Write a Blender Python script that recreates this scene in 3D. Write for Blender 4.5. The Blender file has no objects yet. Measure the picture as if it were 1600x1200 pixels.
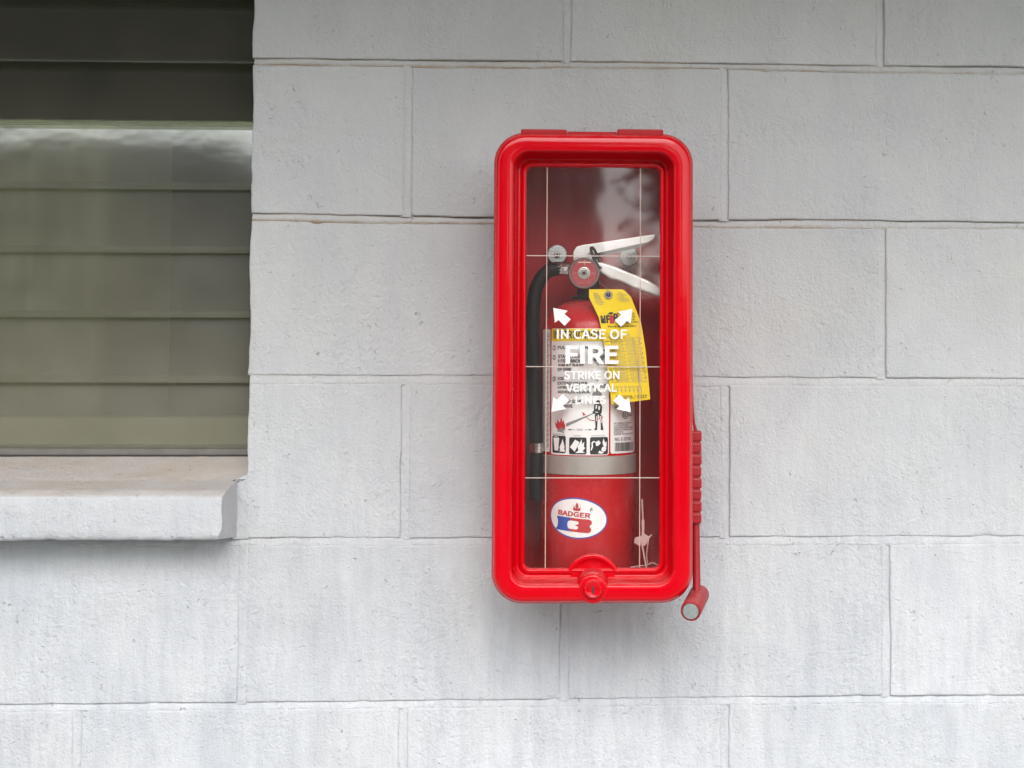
import bpy, bmesh, math, random
import numpy as np
from mathutils import Vector, Matrix

R = math.radians
random.seed(7)
scn = bpy.context.scene
COL = scn.collection

# ------------------------------------------------------------------ camera
CAM_D, CAM_F = 1.9, 2321.98            # metres to the wall, focal length in photo pixels (1600 wide)
PITCH, YAW, ROLL = 0.0428708, 0.0429727, 0.0026802
PSX, PSY = 185.19, -139.33             # principal point offset of the corrected photo
_f = Vector((math.sin(YAW)*math.cos(PITCH), math.cos(YAW)*math.cos(PITCH), math.sin(PITCH)))
_r0 = Vector((math.cos(YAW), -math.sin(YAW), 0)); _u0 = _r0.cross(_f)
CR = math.cos(ROLL)*_r0 + math.sin(ROLL)*_u0
CU = -math.sin(ROLL)*_r0 + math.cos(ROLL)*_u0
CP = Vector((0, -CAM_D, 0))
cam = bpy.data.cameras.new('camera'); camo = bpy.data.objects.new('camera', cam); COL.objects.link(camo)
cam.sensor_width = 36; cam.sensor_fit = 'HORIZONTAL'; cam.lens = CAM_F/1600*36
cam.shift_x = -PSX/1600; cam.shift_y = PSY/1600
cam.clip_start = 0.05; cam.clip_end = 500
m = Matrix.Identity(4)
for i, v in enumerate((CR, CU, -_f)):
    for j in range(3): m[j][i] = v[j]
m.translation = CP
camo.matrix_world = m
scn.camera = camo

# ------------------------------------------------------------------ light
SUN_EL, SUN_AZ = 40, -8                # soft overcast sun in front of the wall, slightly to the left
w = bpy.data.worlds.new('World'); scn.world = w; w.use_nodes = True
nt = w.node_tree; nt.nodes.clear()
sky = nt.nodes.new('ShaderNodeTexSky'); sky.sky_type = 'NISHITA'; sky.sun_disc = False
sky.sun_elevation = R(SUN_EL); sky.sun_rotation = R(180+SUN_AZ)
sky.air_density = 1.0; sky.dust_density = 1.5; sky.ozone_density = 1.0
hs = nt.nodes.new('ShaderNodeHueSaturation'); hs.inputs['Saturation'].default_value = 0.27   # cloud cover: nearly grey
bg = nt.nodes.new('ShaderNodeBackground'); bg.inputs['Strength'].default_value = 0.15
wo = nt.nodes.new('ShaderNodeOutputWorld')
nt.links.new(sky.outputs[0], hs.inputs['Color']); nt.links.new(hs.outputs[0], bg.inputs['Color']); nt.links.new(bg.outputs[0], wo.inputs['Surface'])
sun = bpy.data.lights.new('sun', 'SUN'); sun.energy = 1.2; sun.angle = R(50); sun.color = (1, .99, .975)
suno = bpy.data.objects.new('sun', sun); COL.objects.link(suno)
sd = Vector((math.sin(R(SUN_AZ))*math.cos(R(SUN_EL)), -math.cos(R(SUN_AZ))*math.cos(R(SUN_EL)), math.sin(R(SUN_EL))))
suno.rotation_euler = sd.to_track_quat('Z', 'Y').to_euler(); suno.location = sd*10
vs = scn.view_settings
vs.view_transform = 'Standard'; vs.look = 'None'; vs.gamma = 1; vs.use_curve_mapping = False
vs.exposure = 1.17
scn.cycles.max_bounces = 6; scn.cycles.diffuse_bounces = 3; scn.cycles.glossy_bounces = 4; scn.cycles.transparent_max_bounces = 16
scn.cycles.caustics_reflective = False; scn.cycles.caustics_refractive = False

# ------------------------------------------------------------------ helpers
def at(px, py, Y):
    """photo pixel -> world point at depth Y (Y = 0 is the wall face)"""
    px, py, Y = float(px), float(py), float(Y)
    d = _f + (px-800-PSX)/CAM_F*CR - (py-600-PSY)/CAM_F*CU
    return CP + d*((Y+CAM_D)/d.y)

def vnoise(x, y, seed=0):
    x = np.asarray(x, float); y = np.asarray(y, float)
    xi = np.floor(x).astype(np.int64); yi = np.floor(y).astype(np.int64)
    fx = x-xi; fy = y-yi; fx = fx*fx*(3-2*fx); fy = fy*fy*(3-2*fy)
    def h(a, b):
        n = (a*374761393 + b*668265263 + seed*1442695041) & 0xffffffff
        n = ((n ^ (n >> 13))*1274126177) & 0xffffffff
        return ((n ^ (n >> 16)) & 0xffff)/32767.5-1
    return (h(xi, yi)*(1-fx)+h(xi+1, yi)*fx)*(1-fy)+(h(xi, yi+1)*(1-fx)+h(xi+1, yi+1)*fx)*fy
def fnoise(x, y, seed=0, o=3):
    s = 0; a = 1
    for i in range(o): s = s+a*vnoise(np.asarray(x)*2**i, np.asarray(y)*2**i, seed+i*17); a *= .5
    return s

def empty(name, loc, label=None, cat=None, group=None):
    o = bpy.data.objects.new(name, None); o.empty_display_size = .02; COL.objects.link(o); o.location = loc
    if label: o['label'] = label
    if cat: o['category'] = cat
    if group: o['group'] = group
    return o
def wloc(o):
    v = Vector(o.location)
    while o.parent: o = o.parent; v = v+Vector(o.location)
    return v
def mobj(name, verts, faces, mat, parent=None, smooth=True, autos=None, attr=None):
    """one mesh object; verts in world coordinates, origin set to their middle"""
    V = np.array([tuple(v) for v in verts], float)
    c = (V.min(0)+V.max(0))/2
    me = bpy.data.meshes.new(name)
    me.from_pydata((V-c).tolist(), [], faces)
    me.validate(); me.update()
    if smooth: me.polygons.foreach_set('use_smooth', [True]*len(me.polygons))
    if autos is not None: me.set_sharp_from_angle(angle=R(autos))
    for mt in (mat if isinstance(mat, (list, tuple)) else [mat]): me.materials.append(mt)
    if attr is not None:
        a = me.attributes.new('stain', 'FLOAT', 'POINT'); a.data.foreach_set('value', np.asarray(attr, float))
    o = bpy.data.objects.new(name, me); COL.objects.link(o)
    cv = Vector(c)
    if parent is not None: o.parent = parent; cv = cv-wloc(parent)
    o.location = cv
    return o
class MB:
    def __init__(s): s.v = []; s.f = []
    def add(s, v, f):
        n = len(s.v); s.v += [Vector(p) for p in v]; s.f += [tuple(i+n for i in q) for q in f]; return s
    def box(s, a, b):
        (x0, y0, z0), (x1, y1, z1) = a, b
        return s.add([(x0,y0,z0),(x1,y0,z0),(x1,y1,z0),(x0,y1,z0),(x0,y0,z1),(x1,y0,z1),(x1,y1,z1),(x0,y1,z1)],
                     [(0,3,2,1),(4,5,6,7),(0,1,5,4),(1,2,6,5),(2,3,7,6),(3,0,4,7)])
    def tube(s, pts, rad, n=10, cap=True):
        pts = [Vector(p) for p in pts]; rad = rad if isinstance(rad, (list, tuple)) else [rad]*len(pts)
        rings = []; up = None
        for i, p in enumerate(pts):
            t = (pts[min(i+1, len(pts)-1)]-pts[max(i-1, 0)]).normalized()
            if up is None: up = t.orthogonal().normalized()
            up = (up-t*up.dot(t)).normalized(); b = t.cross(up)
            rings.append([p+rad[i]*(math.cos(2*math.pi*k/n)*up+math.sin(2*math.pi*k/n)*b) for k in range(n)])
        v = [q for r in rings for q in r]
        f = [(i*n+k, i*n+(k+1) % n, (i+1)*n+(k+1) % n, (i+1)*n+k) for i in range(len(pts)-1) for k in range(n)]
        if cap: f += [tuple(range(n))[::-1], tuple((len(pts)-1)*n+k for k in range(n))]
        return s.add(v, f)
    def lathe(s, c, axis, prof, n=32):
        """prof: (radius, distance along axis) ; r = 0 closes"""
        c = Vector(c); ax = Vector(axis).normalized(); u = ax.orthogonal().normalized(); b = ax.cross(u)
        v = []; f = []; idx = []
        for r, h in prof:
            if r <= 1e-7: idx.append([len(v)]); v.append(c+ax*h)
            else:
                idx.append(list(range(len(v), len(v)+n)))
                v += [c+ax*h+r*(math.cos(2*math.pi*k/n)*u+math.sin(2*math.pi*k/n)*b) for k in range(n)]
        for a, d in zip(idx[:-1], idx[1:]):
            for k in range(n):
                k2 = (k+1) % n
                if len(a) == 1 and len(d) == 1: continue
                if len(a) == 1: f.append((a[0], d[k2], d[k]))
                elif len(d) == 1: f.append((a[k], a[k2], d[0]))
                else: f.append((a[k], a[k2], d[k2], d[k]))
        return s.add(v, f)
    def build(s, name, mat, parent=None, smooth=True, autos=40): return mobj(name, s.v, s.f, mat, parent, smooth, autos if smooth else None)

def prism(poly, y0, y1):
    """poly: list of world (x, z); extruded from y0 (front) to y1 (back)"""
    n = len(poly)
    v = [(x, y0, z) for x, z in poly]+[(x, y1, z) for x, z in poly]
    area = sum(poly[i][0]*poly[(i+1) % n][1]-poly[(i+1) % n][0]*poly[i][1] for i in range(n))
    if area < 0: v = v[:n][::-1]+v[n:][::-1]
    f = [tuple(range(n)), tuple(range(2*n-1, n-1, -1))]+[(i, i+n, (i+1) % n+n, (i+1) % n) for i in range(n)]
    return v, f
def pxpoly(pts, Y): return [(p.x, p.z) for p in (at(a, b, Y) for a, b in pts)]
def bevel(o, wd, seg=2):
    md = o.modifiers.new('bevel', 'BEVEL'); md.width = wd; md.segments = seg; md.limit_method = 'ANGLE'; md.angle_limit = R(35)
    return o

_tc = {}
try: FONT = bpy.data.fonts.load(bpy.utils.system_resource('DATAFILES', path='fonts')+'/Noto Sans CJK Regular.woff2')   # the face Blender itself ships
except Exception: FONT = None
def text(s, bold=.0):
    """flat lettering scaled to a unit box: (u, v, layer), faces"""
    k = (s, bold)
    if k not in _tc:
        cu = bpy.data.curves.new('lettering', 'FONT'); cu.body = s; cu.resolution_u = 3; cu.offset = bold*(.40 if FONT else .9)
        if FONT: cu.font = FONT
        ob = bpy.data.objects.new('lettering', cu)
        me = ob.to_mesh()
        V0 = np.array([v.co[:2] for v in me.vertices]); F0 = [tuple(p.vertices) for p in me.polygons]
        ob.to_mesh_clear(); bpy.data.objects.remove(ob); bpy.data.curves.remove(cu)
        sh = [(0, 0)]
        V = []; F = []
        for l, (dx, dy) in enumerate(sh):
            n = len(V)*len(V0); V.append(np.column_stack([V0[:, 0]+dx, V0[:, 1]+dy, np.full(len(V0), l)])); F += [tuple(i+n for i in f) for f in F0]
        V = np.concatenate(V); lo = V.min(0); hi = V.max(0)
        V[:, :2] = (V[:, :2]-lo[:2])/np.maximum(hi-lo, 1e-6)[:2]
        _tc[k] = (V.tolist(), F)
    return _tc[k]

# ------------------------------------------------------------------ materials
class N:
    def __init__(s, name):
        s.m = bpy.data.materials.new(name); s.m.use_nodes = True; s.t = s.m.node_tree; s.t.nodes.clear()
        s.out = s.t.nodes.new('ShaderNodeOutputMaterial')
    def n(s, typ, **kw):
        nd = s.t.nodes.new('ShaderNode'+typ)
        for k, v in kw.items():
            if k.startswith('_'): setattr(nd, k[1:], v)
            else:
                i = nd.inputs[int(k[1:])] if k[0] == 'i' and k[1:].isdigit() else nd.inputs[k.replace('__', ' ')]
                if hasattr(v, 'is_output') or isinstance(v, bpy.types.NodeSocket): s.t.links.new(v, i)
                else: i.default_value = v
        return nd
    def pos(s, scale=(1,1,1)):
        g = s.n('NewGeometry'); mp = s.n('Mapping'); s.t.links.new(g.outputs['Position'], mp.inputs['Vector']); mp.inputs['Scale'].default_value = scale
        return mp.outputs[0]
    def noise(s, vec, scale, detail=3, rough=.5): return s.n('TexNoise', Vector=vec, Scale=scale, Detail=detail, Roughness=rough).outputs['Fac']
    def ramp(s, fac, stops, interp='LINEAR'):
        r = s.n('ValToRGB', Fac=fac); r.color_ramp.interpolation = interp
        e = r.color_ramp.elements
        while len(e) < len(stops): e.new(.5)
        for q, (p, c) in zip(e, stops): q.position = p; q.color = (c, c, c, 1) if not hasattr(c, '__len__') else (*c[:3], 1)
        return r.outputs[0]
    def mix(s, a, b, fac, mode='MIX'):
        x = s.n('MixRGB', _blend_type=mode)
        for k, v in (('Fac', fac), ('Color1', a), ('Color2', b)):
            if isinstance(v, bpy.types.NodeSocket): s.t.links.new(v, x.inputs[k])
            else: x.inputs[k].default_value = v if k == 'Fac' else (*v[:3], 1)
        return x.outputs[0]
    def math(s, op, a, b=0.0):
        x = s.n('Math', _operation=op)
        for i, v in enumerate((a, b)):
            if isinstance(v, bpy.types.NodeSocket): s.t.links.new(v, x.inputs[i])
            else: x.inputs[i].default_value = v
        return x.outputs[0]
    def bump(s, h, strength, dist, nrm=None):
        b = s.n('Bump', Height=h, Strength=strength, Distance=dist)
        if nrm is not None: s.t.links.new(nrm, b.inputs['Normal'])
        return b.outputs[0]
    def bsdf(s, **kw):
        b = s.n('BsdfPrincipled')
        for k, v in kw.items():
            i = b.inputs[k.replace('__', ' ')]
            if isinstance(v, bpy.types.NodeSocket): s.t.links.new(v, i)
            elif k == 'Base__Color': i.default_value = (*v[:3], 1)
            else: i.default_value = v
        s.t.links.new(b.outputs[0], s.out.inputs['Surface']); return b

def plain(name, col, rough=.5, metal=0.0, var=.12, scale=60, bump=0.0, bscale=400, coat=0.0, spec=.5):
    k = N(name); p = k.pos()
    nz = k.noise(p, scale, 4, .6)
    c = k.mix([x*(1-var) for x in col], [min(1, x*(1+var)) for x in col], nz)
    kw = dict(Base__Color=c, Roughness=k.ramp(k.noise(p, scale*2.3), [(.3, max(0, rough-.08)), (.7, min(1, rough+.1))]), Metallic=metal)
    if bump: kw['Normal'] = k.bump(k.noise(p, bscale, 3), bump, .001)
    b = k.bsdf(**kw); b.inputs['Coat Weight'].default_value = coat; b.inputs['Coat Roughness'].default_value = .08
    b.inputs['Specular IOR Level'].default_value = spec
    return k.m

def wall_paint(name, stain=False, sill=False):
    k = N(name); p = k.pos()
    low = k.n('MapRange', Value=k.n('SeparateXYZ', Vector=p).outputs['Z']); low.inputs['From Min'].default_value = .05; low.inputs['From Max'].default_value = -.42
    low = low.outputs[0]                                # mask for rain splash marks and painted light on the lower courses
    base = k.ramp(k.noise(p, 7, 4, .6), [(.3, (.505, .515, .533)), (.7, (.560, .565, .573))])
    streak = k.ramp(k.noise(k.pos((1, 1, .13)), 75, 4, .7), [(.34, .84), (.55, 1.0), (.72, 1.07)])
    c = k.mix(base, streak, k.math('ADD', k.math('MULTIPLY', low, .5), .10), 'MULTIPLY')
    blot = k.ramp(k.noise(k.pos((1, 1, .4)), 15, 5, .65), [(.33, (.86, .87, .905)), (.56, (1, 1, 1))])
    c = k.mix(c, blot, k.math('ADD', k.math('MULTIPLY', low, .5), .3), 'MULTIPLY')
    c = k.mix(c, (1.12, 1.13, 1.14), k.math('MULTIPLY', low, .9), 'MULTIPLY')      # painted brightening stands in for the stronger light lower down
    oi = k.n('ObjectInfo').outputs['Random']; c = k.mix(c, k.ramp(oi, [(0, (.935, .938, .942)), (1, (1.0, 1.0, 1.0))]), 1.0, 'MULTIPLY')
    c = k.mix(c, k.mix((1.0, .985, .958), (1, 1, 1), k.math('MINIMUM', k.math('ADD', low, .35), 1.0)), 1.0, 'MULTIPLY')   # slightly warmer tint on the upper courses
    warm = k.ramp(k.noise(p, 5.5, 3), [(.5, (1, 1, 1)), (.75, (1.0, .975, .94))])
    c = k.mix(c, warm, .6, 'MULTIPLY')
    # pits in the block face coloured slightly darker
    wv = k.mix(p, k.n('TexNoise', Vector=p, Scale=190.0, Detail=2.0).outputs['Color'], .012, 'ADD')
    vor = k.n('TexVoronoi', Vector=wv, Scale=120.0, Randomness=1.0)
    pitsel = k.ramp(k.noise(p, 30, 3, .65), [(.52, 0), (.68, 1)])
    pit = k.math('MULTIPLY', k.ramp(vor.outputs['Distance'], [(.06, 1), (.25, 0)]), pitsel)
    c = k.mix(c, (.34, .325, .30), k.math('MULTIPLY', pit, .07))
    fine = k.noise(p, 330, 3, .6); mid = k.noise(k.pos((1, 1, .8)), 130, 3, .6); lump = k.noise(k.pos((1, 1, .6)), 30, 2)
    rough_sel = k.ramp(k.noise(p, 9, 2), [(.35, .25), (.65, 1)])
    h = k.math('ADD', k.math('MULTIPLY', fine, .38), k.math('MULTIPLY', k.math('MULTIPLY', mid, .8), rough_sel))
    h = k.math('ADD', h, k.math('MULTIPLY', lump, .5))
    h = k.math('SUBTRACT', h, k.math('MULTIPLY', pit, .50))
    if stain:
        a = k.n('Attribute', _attribute_name='stain').outputs['Fac']
        sm = k.math('MULTIPLY', a, k.ramp(k.noise(k.pos((1, 1, 3)), 38, 4, .65), [(.34, .35), (.56, 1)]))
        c = k.mix(c, (.33, .24, .145), k.math('MULTIPLY', sm, .9))
    if sill:
        g = k.n('NewGeometry'); nz = k.n('SeparateXYZ', Vector=g.outputs['True Normal']).outputs['Z']
        top = k.ramp(nz, [(.75, 0), (.93, 1)])
        dirt = k.ramp(k.noise(k.pos((.5, 1.2, 1)), 13, 6, .7), [(.30, .25), (.65, 1)])
        c = k.mix(c, (.46, .375, .30), k.math('MULTIPLY', k.math('MULTIPLY', top, dirt), .85))
    k.bsdf(Base__Color=c, Roughness=.78, Normal=k.bump(h, 1.0, .0042)).inputs['Specular IOR Level'].default_value = .25
    return k.m

M = {}
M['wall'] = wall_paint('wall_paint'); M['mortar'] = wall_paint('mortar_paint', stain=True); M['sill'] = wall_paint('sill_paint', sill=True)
def red_plastic(name, col, rough, dusty, glow=0.0, spec=.35):
    k = N(name); p = k.pos()
    g = k.n('NewGeometry'); nz = k.n('SeparateXYZ', Vector=g.outputs['True Normal']).outputs['Z']
    up = k.ramp(nz, [(.45, 0), (.9, 1)])
    d = k.math('MULTIPLY', up, k.ramp(k.noise(k.pos((.5, 1, 1)), 90, 5, .7), [(.4, .05), (.7, dusty)]))
    fade = k.ramp(k.noise(k.pos((1, 1, .5)), 24, 6, .7), [(.48, 0), (.75, .10)])
    c = k.mix(k.mix(col, [min(1, q+.04) for q in col], fade), (.55, .30, .28), d)
    rg = k.ramp(k.noise(p, 45, 5, .7), [(.3, rough-.02), (.7, rough+.06)])
    b = k.bsdf(Base__Color=c, Roughness=rg, Normal=k.bump(k.noise(p, 40, 1), .04, .002))
    b.inputs['Specular IOR Level'].default_value = spec
    if glow:                                            # thin moulded shell lets some daylight through
        tl = k.n('BsdfTranslucent', Color=(.85, .10, .09, 1)); mx = k.n('MixShader', Fac=glow, i1=b.outputs[0], i2=tl.outputs[0])
        k.t.links.new(mx.outputs[0], k.out.inputs['Surface'])
    return k.m
M['red'] = red_plastic('red_moulded_plastic', (.58, .0008, .008), .09, .35, 0.0, .28)
M['red_body'] = red_plastic('red_body_plastic', (.50, .012, .020), .40, .6, .4)
M['red_hammer'] = red_plastic('red_hammer_plastic', (.34, .010, .016), .42, .4)
M['red_ext'] = red_plastic('extinguisher_paint', (.50, .007, .011), .24, .2)
def pane_mat():
    k = N('scratched_clear_acrylic'); p = k.pos()
    fr = k.math('MULTIPLY', k.n('Fresnel', IOR=1.64).outputs[0], k.math('SUBTRACT', 1.0, k.n('NewGeometry').outputs['Backfacing']))
    dust = k.ramp(k.noise(k.pos((1, 1, .45)), 16, 6, .7), [(.30, .003), (.55, .011), (.8, .04)])
    scr = k.ramp(k.noise(k.pos((1, 1, .03)), 420, 3, .7), [(.60, 0), (.72, .03)])
    dust = k.math('ADD', dust, scr)
    tr = k.n('BsdfTransparent', Color=(.985, .98, .975, 1))
    df = k.n('BsdfDiffuse', Color=(.70, .60, .60, 1))
    gl = k.n('BsdfGlossy', Color=(1, 1, 1, 1), Roughness=.04, Normal=k.bump(k.noise(p, 9, 2), .03, .01))
    a = k.n('MixShader', Fac=dust, i1=tr.outputs[0], i2=df.outputs[0])
    b = k.n('MixShader', Fac=fr, i1=a.outputs[0], i2=gl.outputs[0])
    k.t.links.new(b.outputs[0], k.out.inputs['Surface']); return k.m
M['pane'] = pane_mat()
def louver_mat():
    k = N('dusty_green_louver_glass'); p = k.pos()
    fr = k.math('MULTIPLY', k.n('Fresnel', IOR=1.75).outputs[0], k.math('SUBTRACT', 1.0, k.n('NewGeometry').outputs['Backfacing']))
    dust = k.ramp(k.noise(k.pos((.7, 1, .6)), 11, 6, .72), [(.30, .6), (.6, 1.0), (.85, 1.5)])
    zz = k.n('MapRange', Value=k.n('SeparateXYZ', Vector=p).outputs['Z']); zz.inputs['From Min'].default_value = .36; zz.inputs['From Max'].default_value = -.08; zz.inputs['To Min'].default_value = .08; zz.inputs['To Max'].default_value = .34
    dust = k.math('MULTIPLY', dust, zz.outputs[0])      # dust thickened downward to paint the lower blades' brighter reflected light
    spk = k.ramp(k.n('TexVoronoi', Vector=p, Scale=55.0).outputs['Distance'], [(.035, .35), (.06, 0)])
    spk = k.math('MULTIPLY', spk, k.ramp(k.noise(p, 12), [(.55, 0), (.62, 1)]))
    dust = k.math('ADD', dust, spk)
    tr = k.n('BsdfTransparent', Color=(.76, .785, .70, 1))
    df = k.n('BsdfDiffuse', Color=(.395, .37, .31, 1))
    gl = k.n('BsdfGlossy', Color=(.95, 1, .95, 1), Roughness=.07, Normal=k.bump(k.noise(k.pos((1, 1, 1.6)), 16, 2), .014, .01))
    a = k.n('MixShader', Fac=dust, i1=tr.outputs[0], i2=df.outputs[0])
    b = k.n('MixShader', Fac=fr, i1=a.outputs[0], i2=gl.outputs[0])
    k.t.links.new(b.outputs[0], k.out.inputs['Surface']); return k.m
M['louver'] = louver_mat()
M['white_print'] = plain('white_print', (.80, .79, .77), .5, var=.03)
M['score'] = plain('scored_groove_glint', (.54, .36, .29), .35, var=.15)
M['score_h'] = plain('scored_groove_grey_glint', (.52, .42, .37), .35, var=.15)
M['label_white'] = plain('label_white', (.90, .88, .86), .4, var=.04, scale=25)
M['label_yellow'] = plain('label_yellow', (.90, .66, .01), .4, var=.05)
M['ink'] = plain('black_ink', (.018, .018, .02), .5)
M['ink_grey'] = plain('grey_ink', (.25, .25, .25), .5)
M['ink_red'] = plain('red_ink', (.52, .03, .035), .45)
M['ink_blue'] = plain('blue_ink', (.012, .085, .42), .45)
M['ink_violet'] = plain('blue_rim_ink', (.075, .075, .36), .45)
M['tag'] = plain('yellow_tag_card', (.93, .66, .004), .55, var=.06, scale=18)
M['steel'] = plain('dull_steel', (.55, .53, .50), .38, .9, .2, 90, .15)
M['zinc'] = plain('galvanised_zinc', (.40, .43, .42), .42, .55, .35, 320, .5, 300)
M['alu'] = plain('pale_cast_aluminium', (.74, .72, .69), .38, .45, .10, 70, .2, 250)
M['strap'] = plain('grey_strap', (.44, .41, .37), .42, .35, .22, 45, .15)
M['rubber'] = plain('black_rubber', (.006, .007, .007), .5, var=.3, bump=.2, spec=.2)
M['chrome'] = plain('worn_chrome', (.62, .58, .55), .22, .95, .15, 120)
M['dark_metal'] = plain('dark_metal', (.06, .058, .055), .45, .5)
M['gauge_red'] = plain('gauge_red', (.40, .05, .055), .4, var=.15, scale=120)
M['gauge_rim'] = plain('gauge_rim', (.20, .165, .155), .35, .5, .2)
M['green'] = plain('green_collar', (.012, .085, .06), .4)
M['brass'] = plain('pale_brass', (.55, .42, .18), .35, .6)
M['eyelet'] = plain('grey_eyelet', (.36, .31, .30), .45, .3)
M['tie'] = plain('pink_white_nylon', (.55, .36, .34), .4, var=.1, scale=150)
M['rail'] = plain('weathered_rail', (.20, .185, .165), .55, .3, .35, 40, .3)
M['rail_dark'] = plain('dark_gasket', (.03, .028, .025), .7)
M['added_curtain'] = plain('added_olive_curtain', (.40, .37, .27), .85, var=.15, scale=12)
M['added_curtain'] = plain('added_olive_curtain', (.36, .32, .26), .85, var=.15, scale=12)
M['drape'] = plain('brown_drape', (.46, .40, .32), .85, var=.15, scale=12)
M['ledge'] = plain('cream_ledge', (.78, .70, .54), .6, var=.15, scale=30)
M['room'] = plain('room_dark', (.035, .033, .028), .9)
M['soffit'] = plain('grey_soffit', (.34, .33, .30), .8, var=.1, scale=8)
M['concrete'] = plain('walkway_concrete', (.42, .415, .40), .85, var=.18, scale=5, bump=.3, bscale=200)
M['lawn'] = plain('lawn', (.07, .10, .035), .9, var=.4, scale=20, bump=.6, bscale=60)
M['siding'] = plain('house_siding', (.52, .40, .38), .7, var=.1, scale=5)
M['roof'] = plain('grey_shingles', (.17, .175, .18), .85, var=.3, scale=9)
M['bark'] = plain('bark', (.10, .075, .05), .9, var=.3)
M['leaf'] = plain('leaf', (.045, .085, .03), .5, var=.4, scale=7)
M['window_dark'] = plain('house_window_glass', (.03, .035, .04), .1)

# ================================================================== STRUCTURE
GZ = -1.25                              # ground level (origin is at the camera's height on the wall)
def struct(o): o['kind'] = 'structure'; return o
def stuff(o): o['kind'] = 'stuff'; return o
# walkway and lawn
mb = MB().box((-9, -1.9, GZ-.12), (9, .2, GZ)); struct(mb.build('walkway', M['concrete'], smooth=False))
v = [(-150, -220, GZ-.10), (150, -220, GZ-.10), (150, 60, GZ-.10), (-150, 60, GZ-.10)]
struct(mobj('ground', v, [(0, 1, 2, 3)], M['lawn'], smooth=False))

# ---- block wall: courses measured on the photo's joints
BW, BH, OX, OZ = .4064, .2032, -.203106, .377992
JT = {0: [(400,90),(780,94),(1080,98),(1360,102),(1590,103.5)], 1: [(395,332),(600,336.5),(760,339),(1080,343.5),(1250,342.5),(1500,345.5),(1600,347)],
      2: [(390,586),(770,587),(1090,589),(1370,590.5),(1600,592)], 3: [(0,843),(390,840.5),(770,840),(1090,839),(1370,838.5),(1600,838)],
      4: [(0,1101),(370,1098),(780,1094),(1100,1090.5),(1370,1087),(1600,1086.5)]}
JB = {0: [(400,101),(780,106.5),(1080,107.5),(1360,114),(1590,115.5)], 1: [(395,344.5),(600,350),(760,350),(1140,356),(1400,357.5),(1600,357)],
      2: [(390,599),(770,600),(1090,602),(1370,603),(1600,604)], 3: [(0,854),(390,852),(770,852),(1090,850.5),(1370,850),(1600,849.5)],
      4: [(0,1112),(370,1109),(780,1105),(1100,1101.5),(1370,1098),(1600,1097.5)]}
def jl(tab, k, x, d):
    z0 = OZ-k*BH
    if k in tab:
        P = [at(a, b, 0) for a, b in tab[k]]
        return np.interp(x, [p.x for p in P], [p.z for p in P])
    return np.full(np.shape(x), z0+d)
def zt(k, x): return jl(JT, k, x, .005)+.0005*fnoise(np.asarray(x)*28, np.full(np.shape(x), k*3.1), 5)
def zb(k, x): return jl(JB, k, x, -.005)+.0005*fnoise(np.asarray(x)*28, np.full(np.shape(x), k*3.1), 9)
VJ = {0: {886:50, 1375:50}, 1: {637:230, 1131.5:230}, 2: {1378:460}, 3: {633:720, 1134:720}, 4: {378:970, 881:970, 1385:970}, 5: {120:1150, 630:1150, 1132.5:1150}}
HW = .0052
JAMB, JAMBL, TOPROW = -.4008, -1.42, -2   # window opening
wall = empty('block_wall', (0, 0, GZ), 'pale grey painted concrete block wall behind the red cabinet', 'wall')
row_joints = {}
def axis_pts(a, b, cell, edge):
    L = b-a; inner = list(np.arange(1, max(2, int(L/cell)))*L/max(2, int(L/cell)))
    e = [q for q in edge if q < L/3]
    s = sorted(set([0.]+e+[L-q for q in e]+[L]+[q for q in inner if edge[-1] < q < L-edge[-1]]))
    return np.array(s)
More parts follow.
